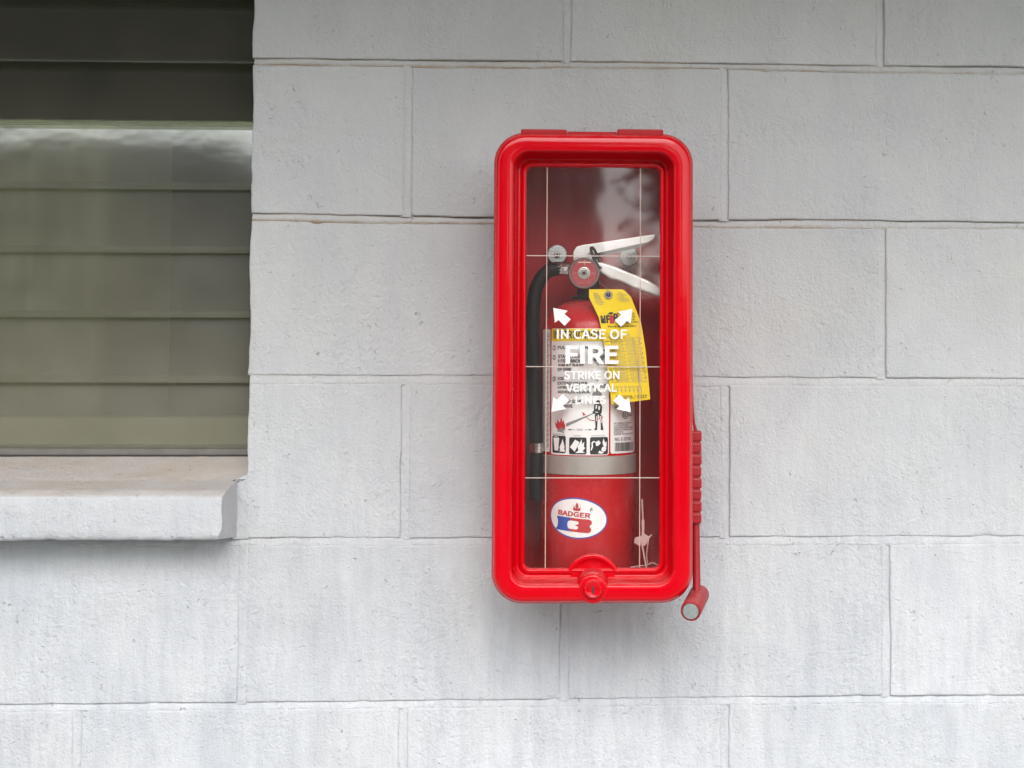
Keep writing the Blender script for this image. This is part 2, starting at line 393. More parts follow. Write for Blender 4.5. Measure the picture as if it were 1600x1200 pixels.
def block(x0, x1, r, hi, jamb0=False):
    cell = .006 if hi else .07
    edge = [.0005, .0011, .0019, .0030, .0045] if hi else [.002, .005]
    ux = axis_pts(0, x1-x0, cell, edge); nx = len(ux)
    uz = axis_pts(0, BH-.011, cell, edge)/(BH-.011); nz = len(uz)
    X = x0+ux[None, :]+np.zeros((nz, 1)); T = uz[:, None]+np.zeros((1, nx))
    xs = x0+ux
    bot = zt(r, xs); top = zb(r-1, xs)
    Z = bot[None, :]*(1-T)+top[None, :]*T
    # wobbling ends
    wl = .0007*fnoise(Z*30, np.full(Z.shape, x0*9), 21); wr = .0007*fnoise(Z*30, np.full(Z.shape, x1*9), 22)
    if jamb0: wl = .0017*fnoise(Z*22, np.zeros(Z.shape)+r, 33, 4)
    tx = ux[None, :]/(x1-x0)
    X = X+wl*np.clip(1-tx*6, 0, 1)+wr*np.clip(1-(1-tx)*6, 0, 1)
    dx = np.minimum(X-X[:, :1], X[:, -1:]-X); dz = np.minimum(Z-Z[:1], Z[-1:]-Z)
    rd = .0021+.0009*fnoise(X*40, Z*40, 41)
    def rnd(d): q = np.clip(1-d/rd, 0, 1); return rd*(1-np.sqrt(1-q*q*.999))
    rs = random.Random(r*131+int((x0+9)*1000))
    Y = rnd(dx)+rnd(dz)+.0006*fnoise(X*9, Z*9, 3)+.00028*fnoise(X*55, Z*40, 4)+rs.uniform(-.0006, .0008)+rs.uniform(-.003, .003)*(X-(x0+x1)/2)+rs.uniform(-.006, .006)*(Z-Z.mean())
    chip = np.clip(fnoise(X*35, Z*35, 77)-.75, 0, 1)*np.exp(-np.minimum(dx, dz)/.005)
    Y = Y+.006*chip
    V = np.stack([X, Y, Z], -1).reshape(-1, 3)
    idx = np.arange(nx*nz).reshape(nz, nx)
    F = [(int(idx[j, i]), int(idx[j, i+1]), int(idx[j+1, i+1]), int(idx[j+1, i])) for j in range(nz-1) for i in range(nx-1)]
    ring = list(idx[0, :-1])+list(idx[:-1, -1])+list(idx[-1, :0:-1])+list(idx[:0:-1, 0])
    n0 = len(V); back = V[ring].copy(); back[:, 1] = .19
    V = np.concatenate([V, back]); n = len(ring)
    F += [(int(ring[(i+1) % n]), int(ring[i]), n0+i, n0+(i+1) % n) for i in range(n)]
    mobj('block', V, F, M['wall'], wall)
for r in range(-3, 9):
    odd = r % 2 == 1
    js = {}
    for k in range(-4, 5):
        js[k] = OX+BW*k+(0 if odd else BW/2)
    for px, py in VJ.get(r, {}).items():
        X = at(px, py, 0).x; k = min(js, key=lambda q: abs(js[q]-X)); js[k] = X
    xs = sorted(js.values()); row_joints[r] = []
    opening = TOPROW <= r <= 3
    for a, b in zip(xs[:-1], xs[1:]):
        x0, x1 = a+HW, b-HW
        vis = -1 < r < 6 and b > -.80 and a < .66
        if opening:
            if x1 <= JAMB+.03 and x0 >= JAMBL-.03: continue
            if x0 < JAMB < x1: x0 = JAMB
            if x0 < JAMB+.02 and x1 > JAMB+.03: x0 = JAMB
            elif x0 < JAMBL < x1: x1 = JAMBL
        block(x0, x1, r, vis, abs(x0-JAMB) < 1e-6)
    row_joints[r] = [x for x in xs if not (opening and JAMBL-.03 < x < JAMB+.03)]
# mortar: a weathered joint, undercut at the top and flush at the bottom
MV = []; MF = []; MS = []
def strip(rows, st):
    n0 = len(MV); ny, nx = len(rows), len(rows[0])
    for rw in rows: MV.extend(rw)
    for s in st: MS.extend(s)
    for j in range(ny-1):
        for i in range(nx-1):
            a = n0+j*nx+i; MF.append((a+nx, a+nx+1, a+1, a))
S = [-.25, 0, .10, .25, .45, .65, .85, 1.0, 1.18, 1.4]
for k in range(-3, 8):
    spans = [(-1.8, JAMBL), (JAMB+.001, 1.8)] if TOPROW <= k+1 and k < 3 else [(-1.8, 1.8)]
    for xa, xb in spans:
        hi = 0 <= k <= 4
        xs = np.linspace(xa, xb, int((xb-xa)/(.004 if hi else .08))+2)
        t, b = zt(k, xs), zb(k, xs)
        amp = 1+.45*fnoise(xs*9, xs*0+k, 61)
        open_low = (np.clip(fnoise(xs*4, xs*0+k*7, 63)+.6, 0, 1) if k in (0, 1) else 0*xs)
        YS = []
        for s in S:
            if s < 0: y = (.0052 if k < 2 else .0034)+0*xs
            elif s > 1.3: y = .006+0*xs
            elif s > 1: y = (.0019+.0006*fnoise(xs*40, xs*0+k, 75) if k > 1 else .0032+0*xs)
            else:
                y = (.0040 if k < 2 else .0022)*(1-s)**1.6*amp+.0009+.0004*fnoise(xs*70, xs*0+s*9+k, 67)
                if s == 1.0: y = y+.0016*open_low
            YS.append(y)
        rows = [[(x, yy, tt+(bb-tt)*s) for x, yy, tt, bb in zip(xs, y, t, b)] for s, y in zip(S, YS)]
        top_st = {0: .9, 1: .85, 2: .3}.get(k, 0.05); bot_st = {0: 1., 1: 1., 2: .12}.get(k, 0)
        left = np.clip(1.0-(xs-.05)*.9, .45, 1)
        st = []
        for s in S:
            q = top_st if s <= .1 else (bot_st if s >= .85 else (.35*bot_st if s > .6 else .06*bot_st))
            st.append(q*left*np.clip(.95+.6*fnoise(xs*14, xs*0+s*5+k*3, 69), 0, 1))
        strip(rows, st)
DEEP_LEFT = {(3, 633), (4, 378), (4, 881), (5, 630)}
for r in row_joints:
    for X in row_joints[r]:
        mpx = [p for p in VJ.get(r, {}) if abs(at(p, VJ[r][p], 0).x-X) < 1e-4]
        dl = bool(mpx) and (r, mpx[0]) in DEEP_LEFT
        hi = bool(mpx)
        n = 60 if hi else 4
        z0 = float(zt(r, np.array([X]))[0]); z1 = float(zb(r-1, np.array([X]))[0])
        zz = np.linspace(z0-.002, z1+.002, n)
        fade = .5+.5*np.clip(fnoise(zz*16, zz*0+X*5, 71)+.6, 0, 1)
        rows = []; st = []
        for s in S:
            if s < 0 or s > 1.3: y = .0042+0*zz
            elif s > 1: y = .0020+.0007*fnoise(zz*30, zz*0+X, 76)
            else: y = .0024*(1-s)**1.8*fade+.0010+.0004*fnoise(zz*60, zz*0+s*7, 73)
            x = X+(-1 if dl else 1)*(.5-s)*2*HW
            rows.append([(x+.0007*vnoise(np.array([q*30]), np.array([X*9]), 74)[0], yy, q) for q, yy in zip(zz, y)])
            st.append(np.full(n, (.16 if r < 3 else .05) if s <= .1 else (.12 if r <= 1 and s >= .85 else 0)))
        if not dl: rows = rows[::-1]; st = st[::-1]
        strip([rw[::-1] for rw in rows], [s[::-1] for s in st])
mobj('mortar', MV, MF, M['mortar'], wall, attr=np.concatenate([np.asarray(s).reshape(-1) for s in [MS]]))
# roof overhang of the same building: keeps the top of the wall and the upper panes in shade
SOF = OZ+3*BH+.02
mb = MB().box((-6, -1.0, SOF+.02), (6, .25, SOF+.14)); mb.build('roof_overhang', M['soffit'], wall, smooth=False)
mb = MB().box((-6, -1.04, SOF-.08), (6, -1.003, SOF+.16)); mb.build('fascia_board', M['soffit'], wall, smooth=False)

# ---- room behind the louvers
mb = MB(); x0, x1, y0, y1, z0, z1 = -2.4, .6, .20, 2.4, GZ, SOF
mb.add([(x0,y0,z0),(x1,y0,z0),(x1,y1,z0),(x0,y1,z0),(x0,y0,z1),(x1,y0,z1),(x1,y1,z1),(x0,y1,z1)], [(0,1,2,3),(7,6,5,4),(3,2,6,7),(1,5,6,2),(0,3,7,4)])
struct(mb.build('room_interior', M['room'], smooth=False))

# ---- louvre window
YG = .085
win = empty('louver_window', ((JAMB+JAMBL)/2, YG, -.15), 'dusty green glass louver window with a pale sill left of the cabinet', 'window')
edges_r = [100, 198.5, 296, 396, 496, 597, 697]; edges_l = [95.5, 195.5, 296, 395.5, 497.5, 600, 702]
def lz(i):
    if 0 <= i <= 6: return (at(390, edges_r[i], YG-.012).z+at(0, edges_l[i], YG-.012).z)/2, 
    d = at(200, 97, YG-.012).z-at(200, 197, YG-.012).z
    return ((at(200, 97.5, YG-.012).z-i*d),)
TILT = {i: 13.0 for i in range(-9, 2)}; TILT.update({2: 7.6, 3: 7.2, 4: 7.0, 5: 7.4, 6: 7.1})
GL = .0957; TH = .0058
for i in range(-7, 7):
    zb_ = lz(i)[0]; t = R(TILT[i]); yb = YG-.012
    up = Vector((0, math.sin(t), math.cos(t))); nf = Vector((0, -math.cos(t), math.sin(t)))
    # cross-section of one blade: ground bottom edge with a rounded nose
    sec = []
    base = Vector((0, yb, zb_))
    for a in range(0, 7): q = math.pi*(a/6); sec.append(base+up*(TH/2-TH/2*math.sin(q))+nf*(TH/2*math.cos(q)))
    for a in range(0, 7): q = math.pi*(a/6); sec.append(base+up*(GL-TH/2+TH/2*math.sin(q))-nf*(TH/2*math.cos(q)))
    n = len(sec); xa, xb = JAMBL+.004, JAMB-.004
    sag = .0009*random.uniform(-1, 1)
    mid = [(-.06*(i-3)*.0)]*1
    v = [Vector((xa, p.y, p.z+sag)) for p in sec]+[Vector((xb, p.y, p.z-sag)) for p in sec]
    f = [(k, (k+1) % n, (k+1) % n+n, k+n) for k in range(n)]+[tuple(range(n))[::-1], tuple(range(n, 2*n))]
    mobj('louver', v, f, M['louver'], win, False)
for xa, xb in ((JAMBL, JAMBL+.004), (JAMB-.0035, JAMB)):
    MB().box((xa, .062, -.135), (xb, .125, SOF-.02)).build('side_channel', M['rail_dark'], win, smooth=False)
za = at(200, 712, .075).z; zc = at(200, 702, .082).z
bevel(MB().box((JAMBL+.005, .074, za-.006), (JAMB-.005, .13, zc+.004)).build('bottom_rail', M['rail'], win, smooth=False), .0015)
bevel(MB().box((JAMBL+.005, .070, za-.008), (JAMB-.005, .0735, za+.0015)).build('gasket', M['rail_dark'], win, smooth=False), .0008)
# cloth added behind the lower blades for their lighter, reflected look, a darker drape further in, an inner ledge
def drape(x0, x1, z0, z1, Y, mat, f1, amp, curl=0.0):
    cx = np.linspace(x0, x1, 90); V = []; n = len(cx)
    for z in (z0, z1):
        for x in cx: e = max(0, 1-(x1-x)/.13) if curl else 0; V.append((x-.01*e*e, Y+amp*math.sin(x*f1)+amp*.45*math.sin(x*f1*2.43+1)+curl*e*e, z))
    mobj('added_curtain', V, [(i, i+1, n+i+1, n+i) for i in range(n-1)], mat, win)
drape(JAMBL+.01, at(225, 400, .165).x, -.14, at(200, 190, .165).z, .165, M['added_curtain'], 62, .012, .16)
bevel(MB().box((JAMBL+.006, .135, -.17), (JAMB-.006, .19, at(200, 652, .135).z)).build('inner_ledge', M['ledge'], win, smooth=False), .004, 3)
# sill: sloping top, soft nose, chipped lower edge and end
YF = -.058
prof = [(.125, at(200, 706, .085).z+.002), (.074, at(200, 711.5, .074).z), (.0, at(200, 711.5, .074).z-.027), (-.044, at(200, 771, -.05).z+.003), (-.0525, at(200, 772.5, -.05).z),
        (-.0565, at(200, 776, YF).z), (YF, at(200, 781, YF).z), (YF-.0005, at(200, 800, YF).z), (YF-.0005, at(200, 820, YF).z), (YF, at(200, 838, YF).z), (YF+.002, at(200, 843, YF).z), (YF+.006, at(200, 845, YF).z), (-.02, at(200, 845, YF).z-.002), (.03, at(200, 845, YF).z-.002)]
# densify
pp = []
for a, b in zip(prof[:-1], prof[1:]):
    L = math.hypot(b[0]-a[0], b[1]-a[1]); nn = max(1, int(L/.005))
    for q in range(nn): pp.append((a[0]+(b[0]-a[0])*q/nn, a[1]+(b[1]-a[1])*q/nn))
pp.append(prof[-1])
Xf = at(347, 800, YF).x; Xw = at(371, 790, -.004).x
def xend(Y, z):
    if Y >= .001: return JAMB-.0015 if z > -.16 else Xw
    q = min(1, -Y/.058); e = Xw+(Xf-Xw)*q
    low = max(0, (at(200, 826, YF).z-z)/.016)        # chipped lower corner
    return e-.010*min(1, low)**1.5*min(1, q*2)+.0012*float(fnoise(np.array([Y*90]), np.array([z*90]), 91)[0])
us = np.concatenate([np.linspace(0, .9, 130)[:-1], np.linspace(.9, 1, 40)])
V = []; F = []
for Y, z in pp:
    xe = xend(Y, z)
    for u in us:
        x = JAMBL+.002+(xe-JAMBL-.002)*u
        lowe = math.exp(-abs(z-prof[9][1])/.006)
        dzv = .0017*lowe*float(fnoise(np.array([x*70]), np.array([3.3]), 95, 4)[0])+.004*lowe*math.exp(-((x-at(75, 830, YF).x)/.008)**2)
        nose = math.exp(-(abs(z-prof[5][1])+abs(Y+.055))/.004); dzv -= .006*nose*max(0, float(fnoise(np.array([x*33]), np.array([8.1]), 99, 4)[0])-.55)
        dy = .0008*float(fnoise(np.array([x*40]), np.array([z*90+Y*60]), 97, 4)[0])
        dy += .0018*math.exp(-((x-at(72, 810, YF).x)/.005)**2) if Y < -.05 else 0
        V.append((x, Y+dy, z+dzv))
nu = len(us)
F = [(j*nu+i, (j+1)*nu+i, (j+1)*nu+i+1, j*nu+i+1) for j in range(len(pp)-1) for i in range(nu-1)]
F.append(tuple(j*nu+nu-1 for j in range(len(pp)) if pp[j][0] < .0005 or pp[j][1] < -.2)[::-1])
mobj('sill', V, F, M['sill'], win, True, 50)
# trowelled mortar where the sill end meets the wall
xa, xb = Xw-.006, JAMB+.0035; za, zc = at(380, 842, 0).z, at(380, 738, 0).z
V = []; F = []; nx, nz = 10, 30
for j in range(nz):
    for i in range(nx):
        u, t = i/(nx-1), j/(nz-1); x = xa+(xb-xa)*u; z = za+(zc-za)*t-(.010*(1-u) if t > .9 else 0)
        V.append((x+(.0012*float(fnoise(np.array([z*70]), np.array([2.])))), .0012+.0016*float(fnoise(np.array([x*120]), np.array([z*120]), 88))-.004*(1-u)**2+(.004 if i == nx-1 or j == nz-1 else 0), z))
F = [(j*nx+i, j*nx+i+1, (j+1)*nx+i+1, (j+1)*nx+i) for j in range(nz-1) for i in range(nx-1)]
n0 = len(V); ring = [(nz-1)*nx+i for i in range(nx)]; V += [(V[q][0], .12, V[q][2]) for q in ring]; F += [(ring[i], ring[i+1], n0+i+1, n0+i) for i in range(nx-1)]
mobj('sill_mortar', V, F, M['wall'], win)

# ================================================================== CABINET
YD = -.165
def rr(cx, cz, hw, hh, r, n=10):
    p = []
    for qx, qz, a0 in ((1, -1, -90), (1, 1, 0), (-1, 1, 90), (-1, -1, 180)):
        for i in range(n+1):
            a = R(a0+90*i/n); p.append((cx+qx*(hw-r)+r*math.cos(a), cz+qz*(hh-r)+r*math.sin(a)))
    return p
XL, XR = at(769.5, 576, -.155).x, at(1083, 576, -.155).x
ZT, ZBm = at(926, 207.5, -.155).z, at(926, 943.5, -.155).z
CX, CZ, HWD, HHT = (XL+XR)/2, (ZT+ZBm)/2, (XR-XL)/2, (ZT-ZBm)/2
def sweep(prof, r0, rk, cap_last=False, n=10):
    V = []; F = []; c = 0
    for d, Y in prof:
        lp = rr(CX, CZ, HWD-d, HHT-d, max(.004, r0-rk*d), n); c = len(lp)
        V += [(x, Y, z) for x, z in lp]
    for j in range(len(prof)-1):
        for i in range(c): a = j*c+i; b = j*c+(i+1) % c; F.append((a, b, b+c, a+c))
    if cap_last: F.append(tuple((len(prof)-1)*c+i for i in range(c)))
    return V, F
cab = empty('extinguisher_cabinet', (CX, 0, ZBm), 'glossy red moulded plastic fire extinguisher cabinet with a clear front pane', 'cabinet')
V, F = sweep([(.016, -.0015), (.006, -.06), (.004, -.140), (.0085, -.140), (.0095, -.06), (.020, -.008)], .040, .75, True)
mobj('body', V, F, M['red_body'], cab, True, 45)
door = empty('door', (CX, -.15, CZ)); door.parent = cab; door.location = Vector((CX, -.15, CZ))-Vector(cab.location)
V, F = sweep([(.009, -.1270), (.001, -.1270), (0, -.1295), (0, -.150), (.0005, -.1535), (.0022, -.1555), (.0025, -.1572), (.0032, -.1600), (.0046, -.1628), (.0062, -.1642), (.0080, -.1648), (.0110, -.1653), (.0150, -.1655), (.0190, -.1653), (.0212, -.1650), (.0226, -.1643),
              (.0236, -.1628), (.0242, -.1600), (.0247, -.1560), (.0262, -.1420), (.0270, -.1350), (.0280, -.1325), (.0296, -.1318), (.0316, -.1319), (.0324, -.1335), (.0335, -.1346), (.0356, -.1349), (.0370, -.1343), (.0378, -.1325), (.0381, -.1270), (.009, -.1270)], .0365, .76)
mobj('door_frame', V, F, M['red'], door, True, 75)
YP = -.1305
PH, PZ = HWD-.0372, HHT-.0372
pl = rr(CX, CZ, PH, PZ, .006, 4)
V, F = prism(pl, YP, YP+.0016)
mobj('pane', V, F, M['pane'], door, False)
# scored lines on the inside face of the pane, their caught light painted as pale strips
for x in (853.5, 1000):
    p = at(x, 576, YP).x; w_ = .00052
    MB().box((p-w_, YP-.0006, CZ-PZ+.001), (p+w_, YP-.0002, CZ+PZ-.001)).build('score_line', M['score'], door, smooth=False)
for y in (400, 573, 746.5):
    p = at(926, y, YP).z; w_ = .00055
    MB().box((CX-PH+.001, YP-.0010, p-w_), (CX+PH-.001, YP-.0007, p+w_)).build('score_line', M['score_h'], door, smooth=False)
# printing on the pane
def flat_text(name, s, x0, x1, y0, y1, Y, mat, parent, bold=.0, rows=None):
    mb = MB()
    for s_, a, b, c, d in (rows or [(s, x0, x1, y0, y1)]):
        T, Fc = text(s_, bold); p0 = at(a, d, Y); p1 = at(b, c, Y)
        mb.add([(p0.x+u*(p1.x-p0.x), Y-l*.00004, p0.z+v*(p1.z-p0.z)) for u, v, l in T], Fc)
    return mobj(name, mb.v, mb.f, mat, parent, False)
YT = YP-.0012
for s, a, b, c, d, bo in (('IN CASE OF', 870, 980, 514.5, 529.5, .020), ('FIRE', 883.5, 966.5, 540, 568.5, .034), ('STRIKE ON', 881, 968, 579.5, 592.5, .020),
                          ('VERTICAL', 884, 964, 599.5, 612, .020), ('LINES', 899, 947, 618.5, 631, .020)):
    flat_text('lettering', s, a, b, c, d, YT, M['white_print'], door, bo)
AR = [(864.4, 481), (887, 485.6), (882, 490.6), (892, 499), (882, 509), (873, 500), (867, 504)]
AR = [(x-878, y-495) for x, y in AR]
for cx_, cy_, sx, sy in ((878, 495, 1, 1), (974.5, 496.5, -1, 1), (875.5, 629.5, 1, -1), (972, 630, -1, -1)):
    poly = pxpoly([(cx_+sx*x, cy_+sy*y) for x, y in AR], YT)
    V = [(x, YT, z) for x, z in poly]; n = len(V)
    mobj('arrow', V, [(0, 1, 2, 5, 6), (2, 3, 4, 5)], M['white_print'], door, False)
# lock boss, lock and keyhole
bc = at(926.5, 912, -.15); bc = Vector((bc.x, 0, bc.z))
mb = MB().lathe(bc, (0, -1, 0), [(.0325, .1270), (.0325, .1326), (.0321, .1341), (.0311, .1349), (.0280, .1348), (.0267, .1338), (.0258, .1324), (.0150, .1320)], 48)
for q in mb.v: q.z = max(q.z, bc.z+(.0120 if math.hypot(q.x-bc.x, q.z-bc.z) > .0262 else -.010))
mb.build('lock_surround', M['red'], door, autos=70)
bc = at(926.5, 919, -.16); bc = Vector((bc.x, 0, bc.z))
MB().lathe(bc, (0, -1, 0), [(.0202, .1300), (.0198, .1430), (.0190, .1540), (.0183, .1600), (.0172, .1640), (.0158, .1658), (.0140, .1664), (.0, .1668)], 48).build('lock_boss', M['red'], door, autos=70)
lc = at(926.5, 921, -.17); lc = Vector((lc.x, 0, lc.z))
lk = MB().lathe(lc, (0, -1, 0), [(.0108, .1660), (.0106, .1695), (.0100, .1712), (.0088, .1719), (.0083, .1715), (.0, .1716)], 36).build('lock', M['red'], door, autos=50)
ks = [(-.0012, .0036), (.0008, .0038), (.0009, .0018), (.0019, .0012), (.0012, .0002), (.0006, -.0004), (.0014, -.0018), (.0009, -.0042), (-.0010, -.0042), (-.0008, -.0018), (-.0018, -.0006), (-.0010, .0006), (-.0012, .0018)]
V, F = prism([(lc.x+a*1.05, lc.z+b*1.05) for a, b in ks], -.17205, -.1700); mobj('keyhole', V, F, M['rail_dark'], door, False)
# hinges on top
for a, b in ((814, 886), (964, 1036)):
    p, q = at(a, 211, -.15), at(b, 203.5, -.15)
    o = MB().box((p.x, -.158, ZT-.004), (q.x, -.138, q.z)).build('hinge', M['red_body'], cab, smooth=False); bevel(o, .0022, 3)
p, q = at(886, 209.5, -.15), at(964, 206.5, -.15)
bevel(MB().box((p.x+.0005, -.153, ZT-.004), (q.x-.0005, -.140, q.z)).build('hinge_bar', M['red_body'], cab, smooth=False), .001)
# washers that hold the body to the wall
for a, b, r_ in ((870.5, 397.5, 15.2), (983, 400.5, 14.6)):
    c = at(a, b, -.03); rad = r_*(CAM_D-.03)/CAM_F
    ws = MB().lathe((c.x, 0, c.z), (0, -1, 0), [(rad, .006), (rad, .0295), (rad-.0008, .0305), (.0038, .0308), (.0036, .0345), (.0026, .0355), (.0, .0356)], 28).build('mounting_washer', M['zinc'], cab, autos=35)
    MB().lathe((c.x+.0002, 0, c.z), (0, -1, 0), [(.0016, .0345), (.0014, .0359), (0, .0359)], 6).build('screw_socket', M['rail_dark'], ws, smooth=False)

# ================================================================== HAMMER on the cabinet's right side
YH = -.118
hb = at(1079, 956, -.165)
ham = empty('breaker_hammer', hb, 'red plastic breaker hammer with steel tip hanging on the cabinet side', 'hammer')
xg = at(1089, 745, YH).x
def hz(y): return at(1089, y, YH).z
mb = MB()
ys = np.linspace(672, 818, 9)
for i in range(8):
    o = MB().box((at(1079, 700, YH).x, YH-.010, hz(ys[i+1])+.0007), (at(1095.5-.4*(i % 2), 700, YH).x, YH+.010, hz(ys[i])-.0007)).build('grip_rib', M['red_hammer'], ham, smooth=False); bevel(o, .0022, 3)
bevel(MB().box((at(1079, 700, YH).x, YH-.0085, hz(817)), (at(1093.6, 700, YH).x, YH+.0085, hz(673))).build('grip', M['red_hammer'], ham, smooth=False), .002)
MB().tube([(at(1087, 812, YH).x, YH, hz(812)), (at(1087.6, 880, YH).x, YH-.004, hz(880)), (at(1087, 935, YH).x, YH-.014, hz(935))], [.0046, .0046, .0048], 16).build('shaft', M['red_hammer'], ham)
MB().tube([(at(1081, 585, YH).x, YH, hz(585)), (at(1082.5, 640, YH).x, YH, hz(640)), (at(1084.5, 662, YH).x, YH, hz(662)), (at(1087, 674, YH).x, YH, hz(674))], [.0012, .0014, .0016, .0025], 10).build('hook', M['red_hammer'], ham)
h0 = at(1079, 955.5, -.168); h1 = at(1093.5, 927, -.108); ax = (h0-h1)
L = ax.length
MB().lathe(h1, ax, [(0, 0), (.0092, 0), (.0112, .0015), (.0120, .004), (.0121, L-.003), (.0117, L-.0006), (.0110, L), (.0101, L-.0002), (.0098, L-.002)], 36).build('head', M['red_hammer'], ham, autos=50)
MB().lathe(h1, ax, [(.0098, L-.004), (.0097, L-.0004), (.0088, L+.0012), (.006, L+.0017), (0, L+.0019)], 30).build('steel_tip', M['zinc'], ham, autos=50)

# ================================================================== EXTINGUISHER
EC, ER, EY = 919.5, 72.5, -.0655
ex = at(EC, 600, EY).x; RR = ER*(CAM_D+EY)/CAM_F
EFY = EY-RR
def ez(y): return at(EC, y, EFY).z
ext = empty('fire_extinguisher', (ex, EY, ez(900)), 'red fire extinguisher with instruction label standing inside the cabinet', 'extinguisher')
zb0, zsh = ez(905), ez(520)
ztop = at(EC, 468, EY).z
prof = [(0, zb0+.004), (RR*.8, zb0+.003), (RR*.86, zb0), (RR*.94, zb0+.001), (RR, zb0+.006), (RR, ez(800)), (RR, ez(700)), (RR, ez(600)), (RR, zsh)]
for i in range(1, 11):
    a = R(90*i/10)*.93; prof.append((RR*math.cos(a)**.9*.96+RR*.04, zsh+(ztop-zsh)*math.sin(a)))
prof.append((.016, ztop+.001)); prof.append((.016, ztop+.004)); prof.append((0, ztop+.004))
MB().lathe((ex, EY, 0), (0, 0, 1), prof, 72).build('cylinder', M['red_ext'], ext, autos=40)
def ang(px): return math.asin(max(-.995, min(.995, (px-EC)/ER)))
def cyl(a, z, lift): r = RR+lift; return (ex+r*math.sin(a), EY-r*math.cos(a), z)
def patch(name, a0, a1, z0, z1, lift, mat, parent, rc=0.0):
    n = max(3, int(abs(a1-a0)/.06)); V = []; F = []
    na = 6 if rc else 0
    cols = sorted(set([a0+(a1-a0)*i/n for i in range(n+1)]+([a0+(rc/RR)*i/na for i in range(na+1)]+[a1-(rc/RR)*i/na for i in range(na+1)] if rc else [])))
    for a in cols:
        e = min(a-a0, a1-a)*RR; ins = rc-math.sqrt(max(0, rc*rc-(rc-e)**2)) if rc and e < rc else 0
        V += [cyl(a, z0+ins, lift), cyl(a, z1-ins, lift)]
    F = [(2*i, 2*i+2, 2*i+3, 2*i+1) for i in range(len(cols)-1)]
    return mobj(name, V, F, mat, parent, True)
def wrap_text(name, rows, mat, parent, lift, bold=.0):
    mb = MB()
    for s, x0, x1, y0, y1 in rows:
        T, Fc = text(s, bold); a0, a1 = ang(x0), ang(x1); z0, z1 = ez(y1), ez(y0)
        mb.add([cyl(a0+u*(a1-a0), z0+v*(z1-z0), lift+l*.00004) for u, v, l in T], Fc)
    return mobj(name, mb.v, mb.f, mat, parent, False)
def slices(P, step):
    bm = bmesh.new(); bm.faces.new([bm.verts.new((x, y, 0)) for x, y in P])
    x0, x1 = min(p[0] for p in P), max(p[0] for p in P); x = x0+step
    while x < x1:
        bmesh.ops.bisect_plane(bm, geom=bm.verts[:]+bm.edges[:]+bm.faces[:], plane_co=(x, 0, 0), plane_no=(1, 0, 0)); x += step
    out = [[(v.co.x, v.co.y) for v in f.verts] for f in bm.faces]; bm.free(); return out
def wrap_poly(name, polys, mat, parent, lift):
    mb = MB()
    for P in [q for p in polys for q in slices(p, 5.0)]:
        P = list(P); ar = sum(P[i][0]*P[(i+1) % len(P)][1]-P[(i+1) % len(P)][0]*P[i][1] for i in range(len(P)))
        if ar > 0: P = P[::-1]
        mb.add([cyl(ang(x), ez(y), lift) for x, y in P], [tuple(range(len(P)))])
    return mobj(name, mb.v, mb.f, mat, parent, False)
# instruction label: three panels
lab = patch('label', ang(862.5), ang(949.5), ez(711.5), ez(513), .0003, M['label_white'], ext, .003)
lab_l = patch('label', ang(849), ang(860.5), ez(708), ez(514), .0003, M['label_white'], ext, .002)
lab_r = patch('label', ang(952), ang(990.5), ez(709.5), ez(514), .0003, M['label_white'], ext, .003)
patch('header_band', ang(862.5)+.004, ang(949.5)-.004, ez(533), ez(513.6), .0005, M['label_yellow'], lab, .0025)
wrap_text('lettering', [('INSTRUCTIONS', 866, 945.5, 516.5, 529)], M['ink'], lab, .0008, .03)
rows = [('PULL RING PIN', 872.5, 917.5, 540.5, 545.5), ('STAND FROM', 872.5, 906.5+6, 554, 559.5), ('8 FEET BACK', 872.5, 907, 561.5, 566.5), ('AIM AT BASE', 872.5, 912, 568.5, 573), ('OF FIRE', 872.5, 893, 575, 580),
        ('USE', 872.5, 882, 589, 594), ('EXTINGUISHER', 872.5, 917.5, 596.5, 601.5), ('UPRIGHT,', 872.5, 901, 603.5, 608.5), ('SQUEEZE LEVER.', 872.5, 922, 610.5, 615.5), ('SWEEP SIDE', 872.5, 908, 624.5, 630), ('TO SIDE', 872.5, 895, 632, 637)]
wrap_text('lettering', rows, M['ink'], lab, .0008, .030)
def ringpoly(cx_, cy_, rx, ry, t=.22, n=16):
    P = []
    for i in range(n):
        a0, a1 = 2*math.pi*i/n, 2*math.pi*(i+1)/n
        P.append([(cx_+rx*math.cos(a0), cy_+ry*math.sin(a0)), (cx_+rx*math.cos(a1), cy_+ry*math.sin(a1)), (cx_+rx*(1-t)*math.cos(a1), cy_+ry*(1-t)*math.sin(a1)), (cx_+rx*(1-t)*math.cos(a0), cy_+ry*(1-t)*math.sin(a0))])
    return P
wrap_poly('step_ring', [q for y in (543.5, 558.5, 592.5) for q in ringpoly(867, y, 2.4, 4)], M['ink'], lab, .0008)
for q in (('1', 866.2, 867.8, 541, 546), ('2', 865.8, 868.2, 556, 561), ('3', 865.8, 868.2, 590, 595)): wrap_text('step_number', [q], M['ink'], lab, .0009)
